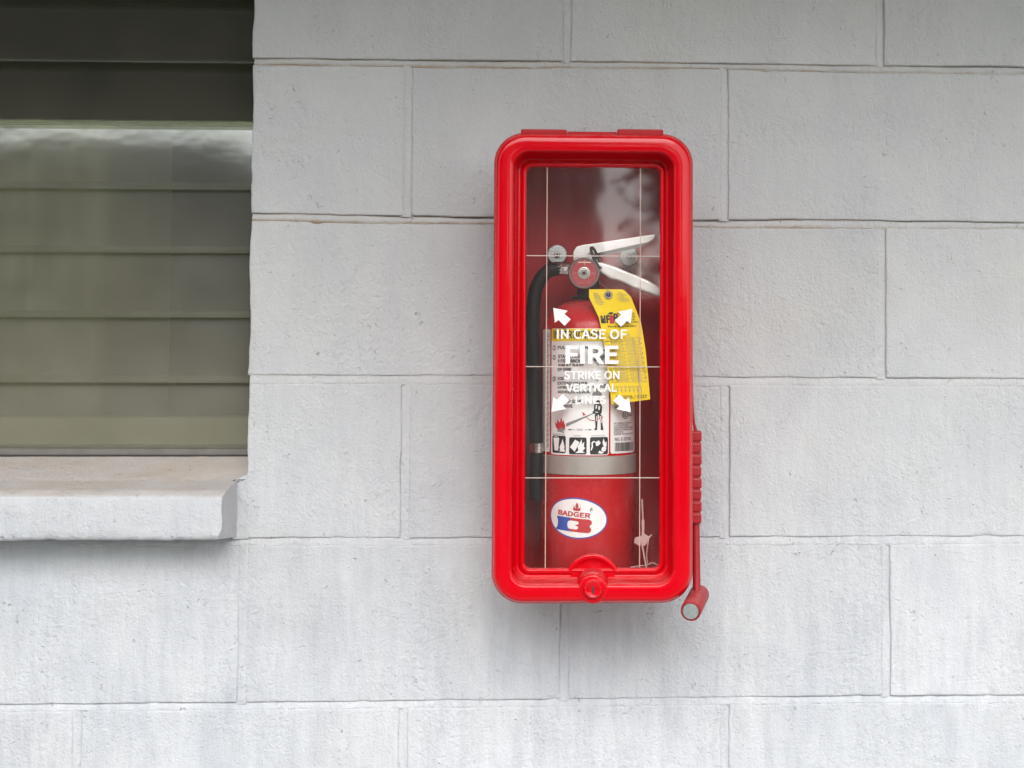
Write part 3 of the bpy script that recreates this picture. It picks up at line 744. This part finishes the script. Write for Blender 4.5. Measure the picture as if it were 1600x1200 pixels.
# drawn hand with pin, man with hose, flame
fire = [[(870, 668), (869, 660), (872, 663), (872, 656), (876, 661), (878, 653), (880, 660), (882, 657), (883, 664), (884, 662), (884, 669), (880, 672), (873, 672)]]
wrap_poly('flame', fire, M['ink_red'], lab, .0008)
wrap_poly('logs', [[(872, 672), (884, 670), (884, 672), (874, 676)], [(871, 674), (873, 673), (883, 675), (882, 677)], [(877, 669), (880, 668), (879, 672), (877, 673)]], M['ink_grey'], lab, .0009)
wrap_poly('spray', [[(885, 662), (925, 645.5), (926, 646.5), (886, 667)]], M['ink_grey'], lab, .0008)
man = [[(930, 627), (933, 624.5), (936, 627), (936, 630), (931, 630)], [(927, 632), (931, 630.5), (937, 631), (939, 635), (938.5, 644), (936.5, 648), (929, 648), (926.5, 642)],
       [(925, 642), (931, 645), (930, 647), (924.5, 646)], [(928, 648), (932.3, 648), (932, 662), (931.5, 672), (927, 672), (929, 668)], [(934, 648), (938, 648), (939.5, 662), (941, 672), (937, 672), (937, 662)]]
wrap_poly('figure', man, M['ink'], lab, .0008)
wrap_poly('figure_highlight', [[(929.5, 633), (931.5, 632.5), (931, 638), (929, 639)], [(933.5, 634), (936, 635), (935, 641), (933, 640)], [(930, 650), (931, 650), (931, 658), (930, 658)], [(935.5, 650), (937, 650), (938.3, 660), (937, 661)], [(929, 643), (933, 644), (933, 645), (929, 644.5)]], M['label_white'], lab, .0011)
arc = []
for i in range(10):
    a0, a1 = R(150-120*i/10), R(150-120*(i+1)/10)
    arc.append([(926+13*math.cos(a0), 645+12.5*math.sin(a0)), (926+13*math.cos(a1), 645+12.5*math.sin(a1)), (926+12.2*math.cos(a1), 645+11.5*math.sin(a1)), (926+12.2*math.cos(a0), 645+11.5*math.sin(a0))])
arc += [[(909.5, 643), (914.5, 648), (910.5, 649.5)], [(940.5, 650.5), (935.5, 652.5), (938.5, 656)]]
wrap_poly('sweep_arrow', arc, M['ink_red'], lab, .0010)
wrap_poly('distance_arrow', [[(888, 671.5), (892, 670.2), (892, 672.8)], [(891, 671.2), (899, 671.2), (899, 671.8), (891, 671.8)], [(924, 671.5), (920, 670.2), (920, 672.8)], [(913, 671.2), (921, 671.2), (921, 671.8), (913, 671.8)]], M['ink'], lab, .0008)
wrap_text('lettering', [('8 FEET', 901.5, 911, 670, 673), ('TRASH WOOD PAPER', 864.5, 883.5, 678.3, 680.6), ('LIQUIDS', 896.5, 907, 679.8, 682), ('ELECTRICAL EQUIP', 923, 943, 679.8, 682)], M['ink'], lab, .0008)
hand = [[(924, 545), (927, 543.5), (932, 545), (934, 549), (931, 550), (928, 548)], [(933, 560), (937, 556), (943, 553), (946, 556), (941, 560), (938, 566), (934, 567)], [(925, 562), (928, 558), (931, 561), (929, 566)], [(926, 551), (934, 548), (946, 544.5), (946, 546.5), (936, 550), (928, 553)]]
hand += [[(931, 567), (932, 567), (934.5, 574), (933.5, 574)], [(930, 594), (931.5, 591.5), (933, 594), (931.7, 597)], [(916, 604.5), (920, 602.5), (920, 606.5)], [(924, 602.5), (927, 602.5), (927, 606), (924, 606)], [(936, 600), (945, 600), (947, 603), (944, 606.5), (936, 606)]]
wrap_poly('valve_drawing', hand, M['ink_grey'], lab, .0008)
wrap_poly('bell_drawing', [[(924, 618), (924.5, 614), (928, 611), (934, 611), (938, 614), (938.5, 618)], [(930, 606), (933, 606), (933, 611), (930, 611)]], M['ink_grey'], lab, .0009)
for a, b, c, d in ((865, 885, 681.5, 708.5), (890, 916, 683.5, 710), (921, 948, 683, 710)):
    pc = patch('pictogram', ang(a), ang(b), ez(d), ez(c), .0008, M['ink'], lab, .0022)
wl = [[(867, 685), (875.5, 685), (874, 705), (868.5, 705)], [(877, 705), (876, 699), (879, 692), (880.5, 686), (882.5, 694), (883.5, 699), (882, 706)], [(867.5, 684), (870, 682.8), (873, 683), (875, 684)], [(874, 706), (884, 703), (884, 706.5)]]
wl += [[(891.5, 699), (899, 687), (905.5, 691), (898.5, 706)], [(899, 708), (904, 704), (902.5, 698), (906, 692), (908.5, 686), (909.5, 694), (912.5, 690), (912, 698), (914, 700), (910, 705), (914, 707.5)]]
wl += [[(929, 691), (934, 688), (937, 692), (934, 696), (930, 697)], [(922, 703), (923.5, 697), (923, 692), (925.5, 689), (929, 689.5), (929, 691), (926, 691), (925, 694), (925.5, 698), (923.5, 704)], [(939, 699), (943, 697), (945.5, 700), (944, 705), (940, 706), (937.5, 703)], [(941, 697), (939.5, 692), (941, 685), (943.5, 692), (945.5, 690), (945.5, 698)], [(933, 708), (935, 704), (942, 707.5), (938, 709)]]
wrap_poly('pictogram_drawing', wl, M['label_white'], lab, .0012)
# left and right panels' small print
rng = random.Random(5); rows = []
for i in range(22):
    y = 521+i*8.3; rows.append((rng.choice(['CO', 'WARN', 'READ', 'PSI', 'KEEP', 'LB', 'TEST', 'USE']), 855, 855+rng.uniform(3, 5), y, y+2.6)); rows.append((rng.choice(['IN', 'DRY', 'AT', 'TO BE']), 855, 855+rng.uniform(2, 5), y+3.2, y+5.6))
wrap_text('fine_print', rows, M['ink'], lab_l, .0008)
wrap_text('fine_print', [('MODEL 5MB', 958, 975, 635, 639), ('DRY CHEMICAL EXTINGUISHER', 957, 984.5, 660.5, 663.3), ('CLASSIFICATION 3A:40B:C', 957, 980, 664, 666.8), ('MAINTAIN AND RECHARGE', 957, 986, 667.5, 670.3), ('INSPECT MONTHLY OR AT', 957, 986.5, 671, 673.8), ('MORE OFTEN', 957, 971, 674.5, 677), ('MARINE TYPE USCG APPR', 957, 986.5, 677.7, 680.4)], M['ink'], lab_r, .0008, .01)
wrap_text('serial_number', [('NO. E-237042', 958.5, 983.5, 684.5, 689.5)], M['ink'], lab_r, .0008, .012)
rows = [q for q in ringpoly(974.5, 649.5, 4.6, 6, .18)]
wrap_poly('approval_ring', rows, M['ink'], lab_r, .0008)
wrap_text('approval_mark', [('UL', 971.8, 976.8, 646.5, 652.5), ('LISTED', 979.5, 985.5, 648.5, 651.5)], M['ink'], lab_r, .0008, .02)
bars = []; x = 958.5; rng = random.Random(11)
while x < 987.5:
    wd = rng.choice((.35, .5, .8)); bars.append([(x, 692.5), (x+wd, 692.5), (x+wd, 706), (x, 706)]); x += wd+rng.choice((.35, .5, .7))
wrap_poly('barcode', bars, M['ink'], lab_r, .0008)
# steel strap below the label
n = 80; V = []; F = []
for i in range(n+1):
    a = R(-115+230*i/n)
    for r_, y in ((RR, 713), (RR+.0016, 713.6), (RR+.0018, 728), (RR+.0016, 742), (RR, 742.6)): V.append((ex+r_*math.sin(a), EY-r_*math.cos(a), ez(y)))
F = [(i*5+k+1, i*5+k, (i+1)*5+k, (i+1)*5+k+1) for i in range(n) for k in range(4)]
mobj('strap', V, F, M['strap'], ext, True, 40)
# oval maker's sticker, drawn in arc lengths about its middle
a_c = (ang(862)+ang(948))/2; z_c = ez(810); SW = (ang(948)-ang(862))*RR/2; SH = (ez(778)-ez(842.5))/2; TL = R(-5)
def stk(u, v, lift):
    uu = u*math.cos(TL)-v*math.sin(TL); vv = u*math.sin(TL)+v*math.cos(TL)
    return cyl(a_c+uu/RR, z_c+vv, lift)
def oval(name, k, lift, mat, parent):
    V = [stk(0, 0, lift)]; F = []; n = 40; rg = 5
    for j in range(1, rg+1):
        for i in range(n): t = 2*math.pi*i/n; V.append(stk((SW-k)*math.cos(t)*j/rg, (SH-k)*math.sin(t)*j/rg, lift))
    for i in range(n): F.append((0, 1+i, 1+(i+1) % n))
    for j in range(rg-1):
        for i in range(n): a = 1+j*n+i; b = 1+j*n+(i+1) % n; F.append((a, a+n, b+n, b))
    return mobj(name, V, F, mat, parent, True)
st = oval('sticker', 0, .0003, M['ink_violet'], ext)
oval('sticker_face', .0017, .0006, M['label_white'], st)
def stk_poly(name, polys, mat, lift):
    mb = MB()
    for P in [q for p in polys for q in slices(p, .08)]:
        ar = sum(P[i][0]*P[(i+1) % len(P)][1]-P[(i+1) % len(P)][0]*P[i][1] for i in range(len(P)))
        if ar < 0: P = P[::-1]
        mb.add([stk(u*SW, v*SH, lift) for u, v in P], [tuple(range(len(P)))])
    return mobj(name, mb.v, mb.f, mat, st, False)
mb = MB(); T, Fc = text('BADGER', .035)
mb.add([stk((-.64+u*1.08)*SW, (.06+v*.25)*SH, .0010+l*.00004) for u, v, l in T], Fc); mobj('lettering', mb.v, mb.f, M['ink_red'], st, False)
# emblem: a B lying across, blue on the left, red on the right
def arcp(cu, cv, ru, rv, a0, a1, n=8): return [(cu+ru*math.cos(R(a0+(a1-a0)*i/n)), cv+rv*math.sin(R(a0+(a1-a0)*i/n))) for i in range(n+1)]
blue = [(-.67, .0)]+arcp(-.70, -.33, .08, .27, 75, -75, 8)+[(-.67, -.66), (-.20, -.66), (-.20, -.55)]+arcp(-.20, -.335, .08, .20, 270, 90, 10)+[(-.20, .0)]
redp = [(-.20, .0), (.38, .0)]+arcp(.38, -.16, .12, .16, 85, -60, 7)+arcp(.38, -.50, .12, .16, 60, -85, 7)+[(.38, -.66), (-.20, -.66), (-.20, -.54), (.0, -.54)]+arcp(.0, -.45, .09, .09, -85, 70, 6)+[(-.03, -.335)]+arcp(.0, -.22, .09, .09, -70, 85, 6)+[(-.20, -.13)]
stk_poly('emblem_blue', [blue], M['ink_blue'], .0010); stk_poly('emblem_red', [redp], M['ink_red'], .0010)
stk_poly('flame', [[(-.10, .36), (.08, .36), (.12, .46), (.07, .54), (.03, .48), (0, .54), (-.05, .48), (-.10, .55), (-.14, .46)], [(-.07, .54), (.0, .50), (.05, .56), (.02, .66), (-.01, .78), (-.05, .68)], [(-.13, .54), (-.10, .56), (-.12, .64)], [(.09, .54), (.12, .56), (.10, .62)]], M['ink_red'], .0010)
stk_poly('spark', [[(.40, .40), (.44, .42), (.47, .62), (.42, .54)], [(.46, .38), (.50, .50), (.48, .52)]], M['ink'], .0010)
# neck, collar, valve
zn = ztop
MB().lathe((ex+.004, EY, 0), (0, 0, 1), [(0, zn+.001), (.0245, zn+.001), (.0262, zn+.0025), (.0255, zn+.0042), (.014, zn+.0048), (0, zn+.005)], 40).build('collar', M['green'], ext)
xv = at(913, 427, EY).x; zv = at(913, 427, EY).z
MB().lathe((ex, EY, 0), (0, 0, 1), [(0, zn+.003), (.0150, zn+.003), (.0150, zn+.012), (.0125, zn+.014), (.0125, zv-.004), (.0145, zv-.002), (.0145, zv+.022), (.0130, zv+.026), (0, zv+.026)], 28).build('valve', M['dark_metal'], ext, autos=35)
# pressure gauge
gY = EY-.020
gc = at(912.5, 427, -.11); gs = (CAM_D-.11)/CAM_F
gz = MB().lathe((gc.x, 0, gc.z), (0, -1, 0), [(.010, .085), (.0105, .100), (24.2*gs, .1015), (24.8*gs, .103), (24.8*gs, .1105), (23.6*gs, .1125), (21.6*gs, .1125), (21.0*gs, .1112), (0, .1112)], 44).build('gauge', M['gauge_rim'], ext, autos=35)
MB().lathe((gc.x, 0, gc.z), (0, -1, 0), [(20.8*gs, .1110), (20.6*gs, .1116), (0, .1116)], 44).build('gauge_dial', M['gauge_red'], gz)
MB().lathe((gc.x, 0, gc.z), (0, -1, 0), [(9.6*gs, .1116), (9.4*gs, .1126), (8.2*gs, .1128), (7.4*gs, .1122), (5.2*gs, .1130), (3.6*gs, .1124), (1.5*gs, .1138), (0, .1140)], 28).build('gauge_hub', M['steel'], gz)
a = gc.x; b = gc.z
MB().lathe((a, 0, b), (0, -1, 0), [(2.6*gs, .1118), (2.4*gs, .11415), (0, .1143)], 16).build('gauge_pin', M['dark_metal'], gz)
MB().box((a-.0005+.0006, -.1120, b+.007), (a+.0005+.0006, -.1117, b+.0155)).build('gauge_needle', M['brass'], gz, smooth=False)
MB().box((a-.0075, -.1119, b+.0128), (a+.0085, -.1117, b+.0136)).build('gauge_scale', M['label_white'], gz, smooth=False)
mb = MB()
for s, u0, v0, wd in (('195', -.0135, -.001, .004), ('PSI', .0095, -.001, .004), ('RECHARGE', -.0085, -.0125, .008), ('FULL', .003, -.0115, .005), ('100', -.012, -.0065, .0035)):
    T, Fc = text(s); mb.add([(a+u0+u*wd, -.1118, b+v0+v*.0018) for u, v, l in T], Fc)
mobj('gauge_lettering', mb.v, mb.f, M['eyelet'], gz, False)
# operating lever (stamped channel) and carrying handle
lev = [(895.5, 394), (900.7, 385.5), (912, 382.5), (924, 381), (1023.7, 366), (1022.5, 371.5), (1019, 376), (1012, 379.5), (997, 382.5), (934.5, 396), (925, 398.5), (925, 406), (900, 409), (896, 407)]
YL = EY-.016
V, F = prism(pxpoly(lev, YL), YL-.002, YL); lv = mobj('lever', V, F, M['alu'], ext, False); bevel(lv, .0012, 3)
lev2 = [(934, 389), (1010, 377.5), (1019, 377), (1000, 386), (940, 401)]
V, F = prism(pxpoly(lev2, YL+.022), YL+.021, YL+.023); mobj('lever_side', V, F, M['alu'], lv, False)
top = [(900, 386), (925, 382), (1022, 367.5), (1022, 369.5), (925, 384), (900, 388)]
V, F = prism(pxpoly(top, YL), YL, YL+.0215); mobj('lever_top', V, F, M['alu'], lv, False)
c = at(902, 404.5, YL-.0025); MB().lathe((c.x, 0, c.z), (0, -1, 0), [(.0030, -YL), (.0030, -YL+.0028), (.0022, -YL+.0036), (0, -YL+.0036)], 16).build('rivet', M['steel'], lv)
YHn = EY-.020
han = [(932, 410), (940.5, 410.5), (960, 416.5), (980, 425), (997.5, 432), (1012, 438.5), (1023, 444.5), (1032, 452), (1046, 464), (1048, 470), (1040, 469), (1032, 464.5), (1017, 460), (1000, 453.8), (988, 450), (976, 444), (967, 440), (954, 437), (940.5, 428.5), (932, 424)]
V, F = prism(pxpoly(han, YHn), YHn-.0095, YHn+.0095); o = mobj('carrying_handle', V, F, M['alu'], ext, False); bevel(o, .0042, 4)
V, F = prism(pxpoly([(915, 404), (938, 407), (940, 430), (926, 438), (914, 430)], EY), EY-.015, EY+.014); bevel(mobj('valve_head', V, F, M['steel'], ext, False), .002, 2)
# pull pin ring: two turns of wire
pts = []
c0 = at(931, 402.5, EY-.034)
for i in range(57):
    t = 2*math.pi*i/28; pts.append(c0+Vector((.0052, 0, -.0128))*math.cos(t)+Vector((.0034, .0110, .0010))*math.sin(t)+Vector((.0016, 0, .0003))*(i/28-1))
MB().tube(pts, .00095, 8).build('pull_ring', M['dark_metal'], ext)
MB().tube([at(921, 396, EY-.03), at(936, 392, EY+.01)], .0015, 8).build('pull_pin', M['steel'], ext)
# hose with its fitting, ferrule and nozzle
fy = EY-.018
f0, f1 = at(898, 421.5, fy), at(866.5, 419.5, fy)
d = (f1-f0)
MB().lathe(f0, d, [(0, 0), (.0072, 0), (.0072, .006), (.0084, .0065), (.0088, .008), (.0086, .0225), (.0080, .0245), (.0, .0245)], 12).build('hose_fitting', M['chrome'], ext, autos=25)
hp = [(876, 420), (866, 420.5), (856, 424), (846, 434), (838, 450), (834, 472), (832.5, 500), (833, 540), (834.5, 590), (836, 640), (837.5, 680), (838, 700)]
P = [at(x, y, fy-.004*min(1, i/6)) for i, (x, y) in enumerate(hp)]
# smooth the hose path
def crom(P, n=6):
    o = []
    for i in range(len(P)-1):
        p0, p1, p2, p3 = P[max(0, i-1)], P[i], P[i+1], P[min(len(P)-1, i+2)]
        for k in range(n):
            t = k/n; o.append(.5*((2*p1)+(p2-p0)*t+(2*p0-5*p1+4*p2-p3)*t*t+(3*p1-p0-3*p2+p3)*t**3))
    return o+[P[-1]]
MB().tube(crom(P), .0085, 14).build('hose', M['rubber'], ext)
MB().lathe(at(838, 692, fy-.004), at(838.5, 707, fy-.004)-at(838, 692, fy-.004), [(.0083, 0), (.0091, .0006), (.0091, .0115), (.0083, .0122)], 20).build('ferrule', M['chrome'], ext)
MB().tube([at(838, 706, fy-.004), at(838, 714, fy-.004), at(837.5, 740, fy-.004), at(837, 781, fy-.004)], [.0078, .0092, .0086, .0080], 18).build('nozzle', M['rubber'], ext)

# ================================================================== TAG
YG2 = -.1258
tp = [(920.5, 452), (973.7, 452), (986, 464), (1001, 502), (1006, 530), (1010, 560), (1013, 592), (1016, 624), (956, 632), (953, 605), (949, 577), (944, 540), (936, 497), (928, 480), (920.5, 465)]
tag = empty('inspection_tag', at(945, 455, YG2), 'yellow printed card tag hanging by wire from the extinguisher valve', 'tag')
Lf = [(920.5, 452), (920.5, 465), (928, 480), (936, 497), (940.5, 520), (944, 540), (947, 560), (949, 577), (951.5, 595), (953.5, 612), (956, 632)]
Rt = [(973.7, 452), (986, 464), (993, 482), (1001, 502), (1004, 517), (1006.5, 532), (1009, 550), (1011, 570), (1013, 590), (1014.5, 607), (1016, 624)]
def tagY(u, j): return YG2+.0012*math.sin(j*.55)+.0022*(u-.4)*(j/10)
V = []; F = []; nu = 8
for j, (a, b) in enumerate(zip(Lf, Rt)):
    for i in range(nu+1):
        u = i/nu; Yv = tagY(u, j); V.append(at(a[0]+(b[0]-a[0])*u, a[1]+(b[1]-a[1])*u, Yv))
F = [(j*(nu+1)+i, (j+1)*(nu+1)+i, (j+1)*(nu+1)+i+1, j*(nu+1)+i+1) for j in range(10) for i in range(nu)]
nV = len(V); V += [p+Vector((0, .0004, 0)) for p in V]; F += [tuple(q+nV for q in f)[::-1] for f in F]
mobj('card', V, F, M['tag'], tag)
def tg(px, py, lift=0.0):
    """point just in front of the tag at a photo position"""
    ys = [p[1] for p in Lf]; j = float(np.interp(py, ys, range(11)))
    xl = np.interp(py, ys, [p[0] for p in Lf]); xr = np.interp(py, [p[1] for p in Rt], [p[0] for p in Rt])
    u = (px-xl)/(xr-xl); return at(px, py, tagY(min(1, max(0, u)), j)-.0005-lift)
def tag_text(name, rows, mat, bold=.0):
    mb = MB()
    for s, x0, x1, y0, y1, sk in rows:          # sk: drop of the line in pixels over its length
        T, Fc = text(s, bold); mb.add([tg(x0+u*(x1-x0)+(1-v)*.12*(y1-y0), y1-v*(y1-y0)+u*sk, l*.00004) for u, v, l in T], Fc)
    return mobj(name, mb.v, mb.f, mat, tag, False)
def tag_poly(name, polys, mat):
    mb = MB()
    for P in polys:
        ar = sum(P[i][0]*P[(i+1) % len(P)][1]-P[(i+1) % len(P)][0]*P[i][1] for i in range(len(P)))
        if ar > 0: P = P[::-1]
        mb.add([tg(x, y) for x, y in P], [tuple(range(len(P)))])
    return mobj(name, mb.v, mb.f, mat, tag, False)
tag_text('lettering', [('DO NOT', 927, 935, 457.5, 459.8, .5), ('REMOVE BY', 927.5, 938, 460.7, 463, .5), ('ORDER OF', 928, 938, 463.8, 466, .5), ('THE FIRE', 930, 940, 467, 469.2, .5), ('MARSHAL', 930, 944, 470.3, 472.6, .5), ('CODE', 933, 942, 474, 476, .5),
                      ('TAG', 966, 972, 456.5, 458.5, .3), ('CITY COUNTY', 963, 979, 459.7, 461.7, .3), ('FIRE', 968, 975, 462.8, 464.8, .3), ('FIRE INSPECTION', 964, 983, 466, 468, .3), ('SERVICE', 969, 982, 469, 471, .3)], M['ink_grey'], .01)
tag_text('firm_lettering', [('NF', 938, 953, 493, 505, -.5), ('P', 958, 965, 490, 502, -.5)], M['ink'], .05)
tag_poly('extinguisher_drawing', [[(952, 494), (955, 491.5), (959, 494), (960, 505), (953, 506)]], M['ink_red'])
tag_poly('drawing_handle', [[(948, 492), (953, 487.5), (958, 488), (957, 491), (952, 491)]], M['ink'])
tag_text('lettering', [('NATIONAL', 964, 992, 488, 491, 0), ('FIRE PROTECTION', 970, 992, 493, 496, 0), ('CO. LTD.', 975, 993, 498, 500.5, 0), ('HONOLULU HAWAII', 972, 997, 502, 504.2, 0), ('Phone: (808) 948-6911', 949.5, 993.5, 508.5, 512.5, -1)], M['ink'], .015)
tag_text('form_lettering', [('SERVICE DATE', 948, 965, 521, 523, 0), ('COMPANY', 948, 963, 525, 527, 0), ('19/1', 978, 984, 521.5, 526, 0)], M['ink_grey'])
gl = []
def lin(x0, y0, x1, y1, t=.45): gl.append([(x0, y0-t/2), (x1, y1-t/2), (x1, y1+t/2), (x0, y0+t/2)])
def vl(x0, y0, x1, y1, t=.45): gl.append([(x0-t/2, y0), (x0+t/2, y0), (x1+t/2, y1), (x1-t/2, y1)])
for i in range(14):
    y = 528+i*5.3; lin(944+i*.85, y+.5, 999+i*.95, y-.6)
for u in (.0, .17, .5, .82, 1.0): vl(945+u*53, 528, 955+u*54, 597)
for i in range(8): vl(957+i*6.3, 602, 958.5+i*6.3, 613)
tag_poly('form_grid', gl, M['ink_grey'])
rows = []; rng = random.Random(4)
for i in range(13):
    y = 529.4+i*5.3
    rows.append((rng.choice(['ANNUAL', 'MAINT.', 'HYDRO', 'RECHARGE', '6 YEAR']), 954+i*.85, 970+i*.85, y, y+2.6, -.2)); rows.append((rng.choice(['STORED', 'DRY CHEM', 'CO2 WATER', 'HALON', 'FOAM K']), 976+i*.9, 992+i*.9, y, y+2.6, -.2))
for i in range(7): rows.append((rng.choice(['JAN', 'APR', 'JUL', 'OCT']), 957.5+i*6.3, 961.5+i*6.3, 603, 606, 0)); rows.append(('8', 958+i*6.3, 960+i*6.3, 608, 611.5, 0))
tag_text('form_lettering', rows, M['ink_grey'])
dots = []
for i in range(9): dots += [[(1000+i*1.1, 528+i*7.6), (1001.3+i*1.1, 528+i*7.6), (1001.3+i*1.1, 529.6+i*7.6), (1000+i*1.1, 529.6+i*7.6)], [(949+i*.9, 532+i*7.6), (950.2+i*.9, 532+i*7.6), (950.2+i*.9, 533.4+i*7.6), (949+i*.9, 533.4+i*7.6)]]
stuff(tag_poly('month_dots', dots, M['ink']))
tag_text('date_lettering', [('5 / 2026 / 2027', 962, 1010.5, 618, 624.5, -1.8)], M['ink'], .01)
ep = tg(950.5, 461)
MB().lathe((ep.x, 0, ep.z), (0, -1, 0), [(.0050, -ep.y-.0004), (.0050, -ep.y+.0003), (.0044, -ep.y+.0008), (.0030, -ep.y+.0008), (.0026, -ep.y+.0003)], 24).build('eyelet', M['eyelet'], tag)
MB().lathe((ep.x, 0, ep.z), (0, -1, 0), [(.0027, -ep.y), (0, -ep.y+.0002)], 16).build('eyelet_hole', M['rail_dark'], tag)
MB().tube(crom([ep+Vector((0, .001, -.001)), ep+Vector((-.0005, -.0022, .003)), at(947, 450, -.121), at(941, 445, -.112), at(936, 440, -.105), at(930, 432, -.09)]), .00035, 6).build('wire', M['steel'], tag)

# ================================================================== broken plastic seal on the cabinet floor
YS = -.112
zf = at(1000, 886, YS).z
tie = empty('broken_seal_tie', at(1006, 886, YS), 'broken pinkish plastic seal tie standing in the lower right cabinet corner', 'plastic tie')
def beads(name, pts, r, n):
    mb = MB(); P = crom([at(x, y, Y) for x, y, Y in pts], n); mb.tube(P, [r*(1.25 if i % 2 else .7) for i in range(len(P))], 6); mb.build(name, M['tie'], tie)
beads('toothed_strap', [(1003.5, 780, YS), (1003.5, 790, YS), (1004, 800, YS), (1004.5, 812, YS)], .0011, 6)
V, F = prism(pxpoly([(1002.2, 812), (1007, 812), (1006.8, 830), (1002.8, 830)], YS), YS-.001, YS+.001); bevel(mobj('strap_neck', V, F, M['tie'], tie, False), .0005)
V, F = prism(pxpoly([(1003, 829), (1006.6, 829), (1007, 834), (1013.5, 838), (1018.5, 834.5), (1019, 836), (1014.5, 841), (1013, 846), (1007, 853), (997, 852), (991, 848), (992, 840), (1002, 837)], YS), YS-.0005, YS+.0005); mobj('seal_tab', V, F, M['tie'], tie, False)
MB().tube([at(1002.5, 848, YS-.002), at(1006, 866, YS-.004), at(1010, 888, YS-.006)], .0011, 6).build('strap_tail', M['tie'], tie)
beads('bead_chain', [(1013.5, 842, YS), (1011.5, 856, YS), (1010.5, 868, YS), (1011.5, 880, YS)], .0007, 5)
beads('loose_strap', [(985, 886.5, YS), (998, 884.5, YS), (1010, 883, YS), (1019, 879.5, YS), (1026, 882, YS), (1036, 886, YS)], .0008, 6)

# ================================================================== across the yard (seen as reflections in the panes)
house = empty('neighbouring_house', (-4.2, -9, GZ), 'low brown house across the yard mirrored in the panes', 'house')
HX0, HX1, HY = -9.5, .25, -8.5
EZ = 2.3; RZ = 5.35
MB().box((HX0, HY-6, GZ), (HX1-.02, HY, EZ)).build('house_wall', M['siding'], house, smooth=False)
for i in range(19):
    z = GZ+.10+i*.18
    MB().add([(HX0, HY+.012, z), (HX1-.01, HY+.012, z), (HX1-.01, HY+.004, z+.175), (HX0, HY+.004, z+.175), (HX0, HY-.005, z), (HX1-.01, HY-.005, z)], [(0, 1, 2, 3), (4, 5, 1, 0)]).build('siding_board', M['siding'], house, smooth=False)
# hipped roof
MB().add([(HX0-.4, HY+.5, EZ), (HX1+.4, HY+.5, EZ), (HX1+.4, HY-6.5, EZ), (HX0-.4, HY-6.5, EZ), (HX0+3, HY-3, RZ), (HX1-3.65, HY-3, RZ), (HX0-.4, HY+.5, EZ-.12), (HX1+.4, HY+.5, EZ-.12), (HX1+.4, HY-6.5, EZ-.12)],
         [(0, 1, 5, 4), (1, 2, 5), (2, 3, 4, 5), (3, 0, 4), (6, 7, 1, 0), (7, 8, 2, 1)]).build('house_roof', M['roof'], house, smooth=False)
for xa, xb in ((-6.2, -5.0), (-3.4, -2.2)):
    MB().box((xa, HY+.01, -.3), (xb, HY+.05, .75)).build('house_window', M['window_dark'], house, smooth=False)
def tree(name, x, y, h, r, label, seed, nl):
    rg = random.Random(seed); t = empty(name, (x, y, GZ), label, 'tree', 'trees across the yard')
    mb = MB(); top = Vector((x, y, GZ+h*.62)); mb.tube([(x, y, GZ-.05), (x+.05, y, GZ+h*.3), top], [.13, .10, .06], 8)
    ends = []
    for i in range(9):
        a = rg.uniform(0, 6.28); e = top+Vector((math.cos(a)*r*.7, math.sin(a)*r*.7, rg.uniform(-.1, .35)*h)); ends.append(e)
        mb.tube([top-Vector((0, 0, rg.uniform(0, .2)*h)), (top+e)/2+Vector((0, 0, .1)), e], [.05, .035, .012], 6)
    mb.build('trunk', M['bark'], t)
    V = []; F = []
    for i in range(nl):
        c = rg.choice(ends); p = c+Vector((rg.gauss(0, r*.28), rg.gauss(0, r*.28), rg.gauss(0, h*.10)))
        d1 = Vector((rg.uniform(-1, 1), rg.uniform(-1, 1), rg.uniform(-.6, .4))).normalized(); d2 = d1.orthogonal().normalized(); s = rg.uniform(.07, .16); n = len(V)
        V += [p, p+d1*s*.5+d2*s*.3, p+d1*s*1.1, p+d1*s*.5-d2*s*.3]; F.append((n, n+1, n+2, n+3))
    mobj('crown', V, F, M['leaf'], t, False)
tree('leafy_tree', 1.05, -9.5, 3.0, .55, 'small leafy tree mirrored at the right of the cabinet pane', 1, 1800)
tree('leafy_tree', -3.2, -6.6, 3.1, .9, 'broad leafy tree mirrored darkly in the louver panes', 2, 3200)

hx0, hx1, hy, hzt = -.6, 7.0, -10.2, .72
hedge = empty('garden_hedge', (3.2, hy, GZ), 'dark green hedge across the yard mirrored low in the cabinet pane', 'hedge')
MB().box((hx0+.2, hy-.5, GZ-.05), (hx1-.2, hy+.25, hzt-.22)).build('branches', M['bark'], hedge, smooth=False)
rg = random.Random(8); V = []; F = []
for i in range(9000):
    p = Vector((rg.uniform(hx0, hx1), hy+rg.uniform(-.2, .5), GZ+(hzt-GZ)*rg.random()**.7+rg.gauss(0, .05)))
    d1 = Vector((rg.uniform(-1, 1), rg.uniform(-1, 1), rg.uniform(-.8, .6))).normalized(); d2 = d1.orthogonal().normalized(); q = rg.uniform(.06, .13); n = len(V)
    V += [p, p+d1*q*.5+d2*q*.32, p+d1*q*1.1, p+d1*q*.5-d2*q*.32]; F.append((n, n+1, n+2, n+3))
stuff(mobj('foliage', V, F, M['leaf'], hedge, False))
